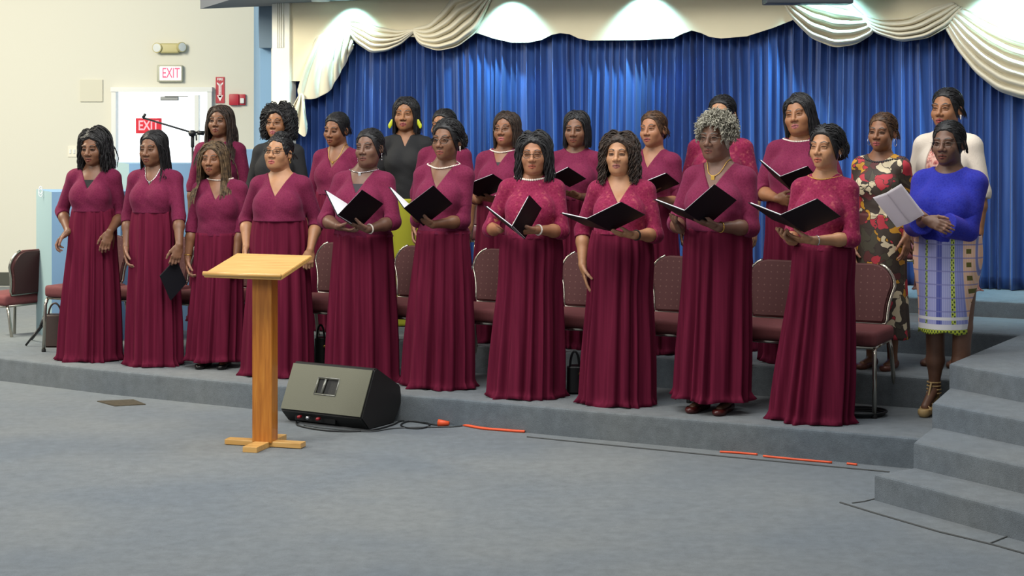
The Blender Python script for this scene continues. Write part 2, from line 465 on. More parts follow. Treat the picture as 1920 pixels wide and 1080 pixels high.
# ---- blue side wall, corner column and the proscenium of the stage alcove
BLUEW = mat('wall_blue', srgb(122, 158, 192), 0.8, bump=0.04, bscale=40)
BLUE_SHADE = mat('wall_blue_shade', srgb(112, 132, 150), 0.8)
SOF = 2.86                                            # soffit height
CL = Vector((-1.866, 14.64, 0)); CR = Vector((3.5, 11.8, 0)); CD = (CR - CL).normalized()      # curtain line
CN = Vector((CD.y, -CD.x, 0)); CN = CN if CN.y < 0 else -CN                                     # towards the hall


def on_line(px, off=0.0):
    """point of the curtain line (shifted off towards the hall) seen in column px"""
    k = (px - CX) / FPX; o = CL + CN * off
    t = (k * o.y - o.x) / (CD.x - k * CD.y)
    return o + CD * t


def vpt(px, py, off=0.0):
    p = on_line(px, off); s = FPX / p.y
    return Vector((p.x, p.y, CZ - (py - HY) / s))


p0 = on_line(515, 0.12)
m = MB()
q = [pt(476, 0, 17.2), pt(488, 0, 15.2), pt(516, 0, 15.15)]
m.prism([(q[0].x, 17.2), (q[1].x, 15.2), (q[2].x + 0.02, 15.2), (q[2].x + 0.02, 18.3), (q[0].x, 18.3)], 0, 4.6)
tag(m.build('wall_side', BLUEW), kind='structure')
# added darker block: soffit shade painted over the return, bottom edge at row 90
zb = pt(500, 90, 15.1).z
m = MB(); m.box(((pt(488, 0, 15.1).x + pt(516, 0, 15.1).x) / 2, 15.12, (zb + 4.6) / 2), (pt(516, 0, 15.1).x - pt(487, 0, 15.1).x, 0.14, 4.6 - zb))
tag(m.build('trim_soffit_shade', BLUE_SHADE), kind='structure')
# white pilaster with fluted head
c0, c1 = on_line(516, 0.10), on_line(549, 0.10)
ang = math.atan2(CD.y, CD.x); RZ = Matrix.Rotation(ang, 3, 'Z')
mid = (c0 + c1) / 2; wd = (c1 - c0).length
m = MB(); m.box((mid.x, mid.y, SOF / 2), (wd, 0.10, SOF), rot=RZ, bev=0.004)
fz = pt(524, 50, 15).z
for k in range(4):
    cc = on_line(520 + k * 3.6, 0.155); m.box((cc.x, cc.y, fz), (0.010, 0.012, 0.42), rot=RZ)
tag(m.build('trim_4', mat('pilaster', srgb(226, 224, 212), 0.6)), kind='structure')
# wall behind the curtain
a, b_ = on_line(516, -0.28), on_line(2300, -0.28); mid = (a + b_) / 2
m = MB(); m.box((mid.x, mid.y, SOF / 2), ((b_ - a).length, 0.12, SOF), rot=RZ)
tag(m.build('wall_front', WALLW), kind='structure')
# soffit with recessed cans
a = on_line(512, 0.0)
pts = [(pt(432, 0, FPX * (SOF - CZ) / 236).x, FPX * (SOF - CZ) / 236.0)]
e0 = on_line(488, -0.1); e1 = on_line(2300, -0.1); e2 = e1 + CN * 0.72; e3 = gp(430, 0.0, SOF)
m = MB(); m.prism([(e0.x - 0.6, e0.y + 0.3), (e1.x, e1.y), (e2.x, e2.y), (e3.x, e3.y)], SOF, 4.6)
tag(m.build('ceiling_soffit', mat('soffit_grey', srgb(108, 112, 120), 0.9)), kind='structure')

# cream valance with a scalloped edge
vb = [(533, 152), (567, 152), (590, 120), (640, 80), (690, 70), (740, 68), (790, 70), (850, 66), (895, 62), (925, 72), (960, 80), (990, 80), (1015, 75), (1035, 65),
      (1050, 62), (1068, 64), (1085, 72), (1105, 76), (1200, 75), (1262, 72), (1280, 63), (1297, 57), (1315, 62), (1330, 69), (1352, 72), (1400, 68),
      (1450, 52), (1490, 36), (1560, 34), (1700, 38), (1780, 48), (1830, 90), (1880, 150), (1925, 175), (1990, 178)]
VAL = mat('valance_cream', srgb(218, 208, 178), 0.8, noise=0.03, nscale=3, bump=0.12, bscale=10)
m = MB(); th = 0.03
topz = SOF
prev = None; bm = m.bm
for (x, y) in vb:
    f_ = vpt(x, y, 0.12); bk = vpt(x, y, 0.09); z = f_.z
    r = [bm.verts.new((f_.x, f_.y, z)), bm.verts.new((f_.x, f_.y, z + 0.03)), bm.verts.new((f_.x, f_.y, topz)),
         bm.verts.new((bk.x, bk.y, topz)), bm.verts.new((bk.x, bk.y, z))]
    if prev:
        for i in range(5): bm.faces.new((prev[i], prev[(i + 1) % 5], r[(i + 1) % 5], r[i]))
    else: bm.faces.new(r)
    prev = r
bm.faces.new(list(reversed(prev)))
valance = m.build('valance', VAL); tag(valance, 'long cream pelmet with a scalloped lower edge above the blue curtain', 'pelmet')

# blue curtain: one gathered sheet
rng = np.random.default_rng(3)
a = on_line(545, 0.0); bb = on_line(2250, 0.0); Lc = (bb - a).length
nu, nv = 2400, 26
u = np.linspace(0, Lc, nu)
# irregular fold phase
wob = np.cumsum(1 + 0.55 * np.interp(u, np.linspace(0, Lc, 90), rng.uniform(-1, 1, 90))) * (Lc / nu)
ph = wob * 2 * PI / 0.070
ampu = 0.036 + 0.018 * np.interp(u, np.linspace(0, Lc, 60), rng.uniform(-1, 1, 60))
zt, z0 = SOF - 0.02, Z4
tilt = np.interp(u, np.linspace(0, Lc, 26), rng.uniform(-1, 1, 26))
V = np.zeros((nv, nu, 3), np.float32)
for j in range(nv):
    t = j / (nv - 1); z = zt + (z0 + 0.005 - zt) * t
    sh = tilt * 0.05 * t ** 1.3
    ph2 = ph + 0.6 * t * np.interp(u, np.linspace(0, Lc, 50), rng.uniform(-1, 1, 50)) * 0 + 1.2 * t * np.sin(u * 2.1)
    s_ = np.sin(ph2); w_ = np.sign(s_) * np.abs(s_) ** 0.75
    d = ampu * (0.8 + 0.5 * t) * w_ + 0.010 * np.sin(ph2 * 0.37 + 1.0) + 0.006 * np.sin(ph2 * 2.3 + u * 5 + t * 2)
    uu = u + sh + 0.012 * np.cos(ph2)
    V[j, :, 0] = a.x + CD.x * uu + CN.x * d; V[j, :, 1] = a.y + CD.y * uu + CN.y * d; V[j, :, 2] = z
idx = np.arange(nu * nv).reshape(nv, nu)
Q = np.stack([idx[:-1, :-1], idx[:-1, 1:], idx[1:, 1:], idx[1:, :-1]], -1).reshape(-1, 4)
me = mesh_np('curtain', V.reshape(-1, 3), Q)
curt = link('curtain', me, curtain_mat(), smooth=True)
sol = curt.modifiers.new('thick', 'SOLIDIFY'); sol.thickness = 0.003
tag(curt, 'floor-length gathered blue satin curtain behind the choir', 'curtain')

# swags
SW = mat('swag_satin', srgb(222, 214, 190), 0.45, sheen=0.2)


def resample(P, n):
    P = np.array(P, float); d = np.r_[0, np.cumsum(np.hypot(*np.diff(P, axis=0).T))]; t = np.linspace(0, d[-1], n)
    # smooth by Catmull-like cubic through linear + box filter
    X = np.interp(t, d, P[:, 0]); Y = np.interp(t, d, P[:, 1])
    k = np.ones(7) / 7
    Xp = np.r_[np.full(3, X[0]), X, np.full(3, X[-1])]; Yp = np.r_[np.full(3, Y[0]), Y, np.full(3, Y[-1])]
    Xs = np.convolve(Xp, k, 'valid'); Ys = np.convolve(Yp, k, 'valid'); Xs[0], Xs[-1] = X[0], X[-1]; Ys[0], Ys[-1] = Y[0], Y[-1]
    return Xs, Ys


def swag(T, B, label, folds=7, depth=0.05, off=0.13, pinch=True, across=False, seed=0, parent=None, name='swag'):
    nu, nv = 70, 90
    tx, ty = resample(T, nu); bx, by = resample(B, nu)
    r = np.random.default_rng(seed); V = np.zeros((nv, nu, 3))
    fph = r.uniform(0, 6)
    for j in range(nv):
        v = j / (nv - 1)
        for i in range(nu):
            u_ = i / (nu - 1)
            vv = v ** 0.85
            x = tx[i] + (bx[i] - tx[i]) * vv; y = ty[i] + (by[i] - ty[i]) * vv
            if across:
                rip = math.sin(folds * 2 * PI * (u_ + 0.07 * math.sin(3 * v)) + fph); env = 0.35 + 0.65 * math.sin(PI * min(1, v * 0.9 + 0.1))
            else:
                rip = math.sin(folds * 2 * PI * (v + 0.03 * math.sin(5 * u_ + fph)) + fph); env = max(0.25, math.sin(PI * u_)) if pinch else 1
            rip = math.copysign(abs(rip) ** 0.8, rip)
            d = off + depth * math.sin(PI * min(1, 0.15 + 0.8 * v)) * (math.sin(PI * u_) * 0.8 + 0.2) + 0.030 * rip * env
            p = vpt(x, y, d)
            V[j, i] = p
    idx = np.arange(nu * nv).reshape(nv, nu)
    Q = np.stack([idx[:-1, :-1], idx[:-1, 1:], idx[1:, 1:], idx[1:, :-1]], -1).reshape(-1, 4)
    o = link(name, mesh_np(name, V.reshape(-1, 3), Q), SW, parent, smooth=True)
    s = o.modifiers.new('thick', 'SOLIDIFY'); s.thickness = 0.006; s.offset = -1
    if not parent: tag(o, label, 'drape', 'cream swags along the pelmet')
    return o


swag([(590, 72), (612, 58), (628, 58), (640, 46), (655, 60), (662, 82)][::1], [(560, 160), (558, 176), (566, 186), (590, 186), (618, 172), (646, 122), (664, 84)],
     'gathered cream drape at the left end, pulled down to a tie', folds=6, across=True, depth=0.05, seed=1)
swag([(560, 178), (564, 176), (570, 178)], [(545, 205), (551, 236), (560, 250), (573, 258), (577, 232), (570, 215)],
     'short cream tail hanging below the left tie, behind the woman in black', folds=3, across=True, depth=0.02, seed=2)
swag([(646, 44), (662, 36), (680, 38), (705, 50), (745, 58), (775, 56)], [(648, 52), (668, 80), (697, 99), (725, 95), (752, 82), (780, 56)],
     'small cream swag between the left drape and the tall swag', folds=4.5, seed=3)
swag([(775, 54), (805, 46), (830, 22), (850, -6), (905, -12)], [(774, 58), (785, 84), (820, 96), (858, 88), (895, 60), (925, -10)],
     'cream swag rising to the soffit left of the scalloped pelmet', folds=5, seed=4)
swag([(1468, -14), (1500, -16), (1545, -14), (1590, 2), (1615, 26)], [(1462, -10), (1480, 28), (1520, 72), (1565, 90), (1605, 84), (1640, 62), (1640, 44)],
     'cream swag below the dark overhead box', folds=5, seed=5)
swag([(1600, 22), (1650, 36), (1700, 34), (1750, 14), (1785, 4)], [(1612, 30), (1640, 62), (1690, 79), (1740, 72), (1780, 50), (1808, 16)],
     'cream swag between the overhead box and the right drape', folds=4.5, seed=6)
swag([(1800, 12), (1828, 22), (1862, 38), (1900, 56), (1950, 75), (2000, 90)], [(1774, 54), (1795, 92), (1830, 136), (1872, 170), (1920, 186), (1990, 182)],
     'wide gathered cream drape at the right end', folds=6, across=False, depth=0.07, seed=7)

# recessed downlights washing the pelmet
CAN = mat('can_trim', srgb(236, 240, 244), 0.4)
for k, (lx, off) in enumerate(((600, 0.62), (640, 0.30), (940, 0.30), (1195, 0.30), (1540, 0.34), (1890, 0.34))):
    p = on_line(lx, off)
    if k == 0: p = gp(601, 1.5, SOF)
    r_ = empty('ceiling_light', (p.x, p.y, SOF), 0, 'round recessed downlight in the soffit above the left drape' if k == 0 else None, None)
    m = MB(); m.lathe([(0.062, -0.004), (0.075, -0.006), (0.082, 0.0)], n=28); m.build('trim_ring', CAN, r_, angle=50)
    m = MB(); m.lathe([(0.058, -0.003), (0.001, -0.003)], n=28); m.build('lamp', mat('can_glow', (1, 1, 1, 1), 0.5, emis=(0.86, 0.95, 1, 1), estr=6.0), r_)
    tag(r_, {0: 'round recessed downlight showing at the top edge, above the left drape', 1: 'recessed soffit downlight over the left drape', 2: 'recessed soffit downlight over the tall left swag',
             3: 'recessed soffit downlight over the scalloped pelmet', 4: 'recessed soffit downlight by the dark overhead box', 5: 'recessed soffit downlight over the right drape'}[k], 'downlight', 'recessed downlights in the soffit')
    if k:
        l = bpy.data.lights.new('downlight', 'SPOT'); l.energy = (0, 85, 100, 110, 110, 190)[k]; l.color = (0.36, 0.80, 1.0); l.spot_size = math.radians(108); l.spot_blend = 0.75; l.shadow_soft_size = 0.03
        lo = bpy.data.objects.new('downlight_lamp', l); COL.objects.link(lo); lo.location = (p.x, p.y, SOF - 0.02)
        aim = (-CN * 0.24 + Vector((0, 0, -0.6))); lo.rotation_euler = aim.to_track_quat('-Z', 'Y').to_euler()
# dark overhead box
c = pt(1430, 10, 11.9); d_ = pt(1592, -1.5, 11.9)
m = MB(); m.box(((c.x + d_.x) / 2 + 0.0, 11.84, (c.z + SOF) / 2), ((d_.x - c.x), 0.2, SOF - c.z - .004), bev=0.01)
m.build('overhead_box', mat('dark_case', srgb(52, 56, 62), 0.5)); ob_ = COL.objects['overhead_box'] if 'overhead_box' in COL.objects else None
if ob_: tag(ob_, 'dark grey case hanging at the top edge in front of the pelmet', 'overhead case'); ob_.rotation_euler = (0, math.radians(0), 0)

# ---- stepped blue half wall on the left
HWF = BLUEW; HWLIT = mat('wall_blue_lit', srgb(146, 172, 178), 0.8)
caps = mat('cap_white', srgb(222, 228, 232), 0.5)
segs = [(68, 97, 226, 360, 12.45), (219, 242, 402, 307, 13.1), (395, 404, 486, 281, 13.9)]
for k, (xa, xb, xc, yt, Y) in enumerate(segs):
    A = pt(xb, yt, Y); Bp = pt(xc, yt, Y); zt_ = A.z
    S = pt(xa, yt, Y + 0.55)
    m = MB(); m.prism([(A.x, Y), (Bp.x, Y), (Bp.x, Y + 0.5), (S.x, Y + 0.55)], 0.0, zt_)
    o = m.build('wall_half', HWF); tag(o, kind='structure')
    me = o.data; me.materials.append(HWLIT)
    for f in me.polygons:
        if f.normal.x < -0.2 and abs(f.normal.z) < 0.5: f.material_index = 1  # left-facing sides take a paler blue: side light painted in
A = pt(70, 352, 12.7)
hk = MB()
for k in range(2):
    hk.tube([(A.x + 0.02 + 0.012 * math.cos(t * 0.5) * (1 + 0.3 * k), 12.72, A.z + 0.02 - 0.04 + 0.03 * math.sin(t * 0.5) - 0.02 * k) for t in range(13)], 0.004, 6)
hk.build('cable_tie', caps); tag(COL.objects['cable_tie'], 'small looped white tie at the top corner of the blue half wall', 'cable tie')
# ------------------------------------------------------------------ people: fields, hair, clothes
def _nrm(v):
    v = np.asarray(v, float); return v / max(1e-9, np.linalg.norm(v))


class Field:
    """signed-distance solid: a list of smooth-blended primitives"""
    def __init__(s): s.p = []

    def cone(s, a, b, r1, r2, k=0.02, op='u'): s.p.append(('c', np.array(a, float), np.array(b, float), r1, r2, k, op)); return s
    def ell(s, c, r, k=0.02, op='u', R=None): s.p.append(('e', np.array(c, float), np.array(r, float), None if R is None else np.array(R), 0, k, op)); return s
    def fn(s, f, lo, hi, k=0.0, op='i'): s.p.append(('f', np.array(lo, float), np.array(hi, float), f, 0, k, op)); return s

    @staticmethod
    def dist(q, X, Y, Z):
        t = q[0]
        if t == 'c':
            a, b, r1, r2 = q[1:5]; d = b - a; dd = max(1e-9, d @ d)
            x, y, z = X - a[0], Y - a[1], Z - a[2]
            h = np.clip((x * d[0] + y * d[1] + z * d[2]) / dd, 0, 1)
            return np.sqrt((x - h * d[0]) ** 2 + (y - h * d[1]) ** 2 + (z - h * d[2]) ** 2) - (r1 + (r2 - r1) * h)
        if t == 'e':
            c, r, R = q[1:4]; x, y, z = X - c[0], Y - c[1], Z - c[2]
            if R is not None: x, y, z = (R[0, 0] * x + R[1, 0] * y + R[2, 0] * z), (R[0, 1] * x + R[1, 1] * y + R[2, 1] * z), (R[0, 2] * x + R[1, 2] * y + R[2, 2] * z)
            k0 = np.sqrt((x / r[0]) ** 2 + (y / r[1]) ** 2 + (z / r[2]) ** 2)
            k1 = np.sqrt((x / r[0] ** 2) ** 2 + (y / r[1] ** 2) ** 2 + (z / r[2] ** 2) ** 2) + 1e-9
            return k0 * (k0 - 1) / k1
        return q[3](X, Y, Z)

    @staticmethod
    def comb(D, d, k, op):
        if op == 'u':
            if k <= 0: return np.minimum(D, d)
            h = np.maximum(k - np.abs(D - d), 0) / k; return np.minimum(D, d) - h * h * k * 0.25
        if op == 's': d = -d
        if k <= 0: return np.maximum(D, d)
        h = np.maximum(k - np.abs(D - d), 0) / k; return np.maximum(D, d) + h * h * k * 0.25

    def bounds(s, q, m):
        if q[0] == 'c':
            R = max(q[3], q[4]) + m; return np.minimum(q[1], q[2]) - R, np.maximum(q[1], q[2]) + R
        if q[0] == 'e':
            R = (q[2] if q[3] is None else np.full(3, q[2].max())) + m; return q[1] - R, q[1] + R
        return q[1], q[2]

    def at(s, P):
        P = np.atleast_2d(P); D = np.full(len(P), 0.5)
        for q in s.p:
            d = s.dist(q, P[:, 0], P[:, 1], P[:, 2])
            if q[0] == 'f' and q[6] != 'u':
                ins = np.all((P >= q[1]) & (P <= q[2]), axis=1); D = np.where(ins, s.comb(D, d, q[5], q[6]), D)
            else: D = s.comb(D, d, q[5], q[6])
        return D

    def mesh(s, lo, hi, h):
        lo = np.array(lo, float); hi = np.array(hi, float)
        n = np.ceil((hi - lo) / h).astype(int) + 1
        ax = [(lo[i] + np.arange(n[i]) * h).astype(np.float32) for i in range(3)]
        D = np.full(tuple(n), 0.05, np.float32)
        for q in s.p:
            m = q[5] + 5 * h; a, b = s.bounds(q, m)
            i0 = np.clip(np.floor((a - lo) / h).astype(int), 0, n); i1 = np.clip(np.ceil((b - lo) / h).astype(int) + 1, 0, n)
            if np.any(i1 <= i0): continue
            sl = tuple(slice(i0[i], i1[i]) for i in range(3))
            d = s.dist(q, ax[0][sl[0]][:, None, None], ax[1][sl[1]][None, :, None], ax[2][sl[2]][None, None, :])
            D[sl] = s.comb(D[sl], d.astype(np.float32), q[5], q[6])
        # close at the border of the box
        w = 4 * h; D = np.clip(D, -w, w)
        D[0], D[-1], D[:, 0], D[:, -1], D[:, :, 0], D[:, :, -1] = w, w, w, w, w, w
        g = vdb.FloatGrid(w); g.copyFromArray(np.ascontiguousarray(D))
        P, Q = g.convertToQuads(isovalue=0.0)
        P = P.astype(np.float32) * h + lo.astype(np.float32)
        return P, Q[:, ::-1].astype(np.int32)


def join(parts):
    V, Q, n = [], [], 0
    for P, q in parts:
        V.append(P); Q.append(q + n); n += len(P)
    return np.concatenate(V), np.concatenate(Q)


def rot(yaw, pitch, roll):
    """head rotation: yaw turns to the person's right (image left, -x) for positive values"""
    return np.array((Matrix.Rotation(-yaw, 3, 'Z') @ Matrix.Rotation(pitch, 3, 'X') @ Matrix.Rotation(roll, 3, 'Y')))


def attr_mat(name, rough=0.5, sss=0.12, spec=0.45):
    if name in MATS: return MATS[name]
    m, N, L, b = nodes(name)
    a = N.new('ShaderNodeAttribute'); a.attribute_name = 'tone'
    tc = N.new('ShaderNodeTexCoord'); n = N.new('ShaderNodeTexNoise'); n.inputs['Scale'].default_value = 30; n.inputs['Detail'].default_value = 4
    L.new(tc.outputs['Object'], n.inputs['Vector'])
    r = N.new('ShaderNodeMapRange'); r.inputs[1].default_value = 0.3; r.inputs[2].default_value = 0.7; r.inputs[3].default_value = 0.92; r.inputs[4].default_value = 1.07
    L.new(n.outputs['Fac'], r.inputs['Value'])
    mx = N.new('ShaderNodeVectorMath'); mx.operation = 'SCALE'; L.new(a.outputs['Color'], mx.inputs[0]); L.new(r.outputs[0], mx.inputs['Scale'])
    L.new(mx.outputs[0], b.inputs['Base Color']); b.inputs['Roughness'].default_value = rough; b.inputs['Specular IOR Level'].default_value = spec
    return m


SKIN = attr_mat('skin', 0.46)


# ---- head (local axes: origin between the eyes' level and skull centre, face towards -y)
def head_field(f):
    F = Field(); wd = f.get('face', 1.0); jw = f.get('jaw', 1.0); no = f.get('nose', 1.0); lp = f.get('lips', 1.0)
    F.ell((0, .020, .036), (.075, .094, .082), 0)
    F.ell((0, -.012, -.026), (.063 * wd, .078, .080), .03)
    F.ell((0, -.022, -.066), (.051 * jw * wd, .056, .042), .035)
    F.ell((0, -.072, -.093), (.021 * jw, .017, .017), .03)
    for s in (-1, 1):
        F.ell((s * .038 * wd, -.060, -.030), (.024 * f.get('cheek', 1), .022, .024), .025)
        F.ell((s * .030, -.076, .023), (.022, .009, .008), .018)                          # brow
        F.ell((s * .031, -.096, .000), (.018, .014, .0115), .014, 's')                     # socket
        F.ell((s * .031, -.071, .000), (.0165, .0145, .0145), .004)                        # lid mass
        F.cone((s * .018, -.0835, .003), (s * .031, -.0885, .0070), .0030, .0036, .004)
        F.cone((s * .031, -.0885, .0070), (s * .045, -.080, .003), .0036, .0030, .004)
        F.cone((s * .020, -.0835, -.006), (s * .043, -.0815, -.006), .0026, .0026, .004)
        F.ell((s * .078, .010, -.008), (.009, .019, .031), .008, R=np.array(Matrix.Rotation(s * -0.35, 3, 'Z') @ Matrix.Rotation(0.2, 3, 'X')))
        F.ell((s * .086, .003, -.004), (.006, .010, .017), .004, 's')
    F.cone((0, -.083, .014), (0, -.104, -.026), .0075, .0105 * no, .012)
    F.ell((0, -.108, -.032), (.0115 * no, .011, .0105), .008)
    for s in (-1, 1):
        F.ell((s * .0145 * no, -.097, -.036), (.0095, .011, .0085), .007)
        F.ell((s * .0075 * no, -.110, -.0445), (.0042, .005, .003), .002, 's')
    F.ell((0, -.080, -.066), (.026, .012, .020), .015)
    F.cone((-.021 * lp, -.083, -.0665), (0, -.0945, -.0625), .0045, .0062 * lp, .004)
    F.cone((.021 * lp, -.083, -.0665), (0, -.0945, -.0625), .0045, .0062 * lp, .004)
    F.cone((-.019 * lp, -.082, -.0705), (0, -.0925, -.0745), .0045, .0078 * lp, .004)
    F.cone((.019 * lp, -.082, -.0705), (0, -.0925, -.0745), .0045, .0078 * lp, .004)
    F.ell((0, -.102, -.0685), (.024 * lp, .010, .0010), .003, 's')
    return F


def mask_hair(X, Y, Z, lift=0.0):
    """positive where hair grows"""
    return np.minimum(Z - (.086 + lift - 1.45 * (Y + .078) - 2.0 * np.maximum(0, np.abs(X) - .045)), Z + .085)


def face_tone(P, base, f):
    """skin colour of the head: brows, lips, lash line and ear/lip pigment stay with the skin"""
    x, y, z = P[:, 0], P[:, 1], P[:, 2]; n = len(P)
    C = np.tile(np.array(base, float), (n, 1))
    fr = y < -.055
    sx = np.abs(x)
    # forehead and cheeks slightly lighter, around the eyes darker
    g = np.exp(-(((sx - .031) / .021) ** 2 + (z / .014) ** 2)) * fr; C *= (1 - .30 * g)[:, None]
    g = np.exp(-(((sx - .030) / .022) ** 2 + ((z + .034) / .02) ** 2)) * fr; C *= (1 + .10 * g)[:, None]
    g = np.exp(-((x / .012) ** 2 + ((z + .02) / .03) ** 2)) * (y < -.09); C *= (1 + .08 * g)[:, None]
    # brows
    zb = .0245 + .006 * np.sin(np.clip((sx - .014) / .036, 0, 1) * PI) - .002 + f.get('browz', 0)
    br = fr & (sx > .013) & (sx < .051) & (np.abs(z - zb) < .0034 - .0016 * np.clip((sx - .03) / .02, 0, 1))
    C[br] = np.array(f.get('browcol', (.012, .009, .008)))
    # lash line / closed lids
    ll = fr & (sx > .017) & (sx < .046) & (np.abs(z - (.0052 - 6.0 * (sx - .031) ** 2)) < .0018)
    C[ll] = (.010, .007, .006)
    if f.get('closed'):
        ll = fr & (sx > .016) & (sx < .046) & (np.abs(z - (-.0045 + 5 * (sx - .031) ** 2)) < .0022); C[ll] = (.012, .008, .006)
    # lips
    lc = np.array(f.get('lip', tuple(np.array(base) * np.array((.95, .55, .62)))))
    w = .024 * f.get('lips', 1); t = np.clip(1 - (sx / w) ** 2, 0, 1)
    up = fr & (z < -.0685 + .0125 * np.sqrt(t)) & (z > -.0685 - .0155 * np.sqrt(t)) & (sx < w) & (y < -.076)
    C[up] = lc
    ml = fr & (sx < w * .98) & (np.abs(z + .0685) < .0018) & (y < -.074); C[ml] = lc * .25  # mouth line, nostrils and cheek folds: crease shade painted into the tone
    nb = (y < -.098) & (np.abs(sx - .0078) < .0045) & (np.abs(z + .0445) < .003); C[nb] *= .25
    nf = fr & (np.abs(sx - (.020 + .35 * np.clip(-z - .035, 0, .03))) < .0018) & (z < -.034) & (z > -.058); C[nf] *= .8
    return np.clip(C, 0, 1)


def tubes(P, Rr, K=5):
    """P (N,M,3) strands, Rr (N,M) radii -> verts, quads, tris"""
    N_, M_, _ = P.shape
    T = np.gradient(P, axis=1); T /= np.linalg.norm(T, axis=2, keepdims=True) + 1e-9
    ref = np.zeros_like(T); ref[..., 0] = 0.3; ref[..., 1] = 1.0; ref[..., 2] = 0.1
    A = np.cross(T, ref); A /= np.linalg.norm(A, axis=2, keepdims=True) + 1e-9; B = np.cross(T, A)
    an = np.arange(K) * 2 * PI / K
    V = P[:, :, None, :] + (A[:, :, None, :] * np.cos(an)[None, None, :, None] + B[:, :, None, :] * np.sin(an)[None, None, :, None]) * Rr[:, :, None, None]
    idx = np.arange(N_ * M_ * K).reshape(N_, M_, K); nx = np.roll(idx, -1, axis=2)
    Q = np.stack([idx[:, :-1], nx[:, :-1], nx[:, 1:], idx[:, 1:]], -1).reshape(-1, 4)
    return V.reshape(-1, 3), Q


def hair_mat(name, col, col2, rough=0.45):
    if name in MATS: return MATS[name]
    m, N, L, b = nodes(name)
    tc = N.new('ShaderNodeTexCoord'); n = N.new('ShaderNodeTexNoise'); n.inputs['Scale'].default_value = 45; n.inputs['Detail'].default_value = 4
    L.new(tc.outputs['Object'], n.inputs['Vector']); r = ramp(N, [(0.35, col), (0.68, col2)])
    L.new(n.outputs['Fac'], r.inputs[0]); L.new(r.outputs[0], b.inputs['Base Color']); b.inputs['Roughness'].default_value = rough
    b.inputs['Specular IOR Level'].default_value = 0.35
    bp = N.new('ShaderNodeBump'); bp.inputs['Strength'].default_value = 0.5; bp.inputs['Distance'].default_value = 0.004
    n2 = N.new('ShaderNodeTexNoise'); n2.inputs['Scale'].default_value = 160; L.new(tc.outputs['Object'], n2.inputs['Vector'])
    L.new(n2.outputs['Fac'], bp.inputs['Height']); L.new(bp.outputs[0], b.inputs['Normal'])
    return m


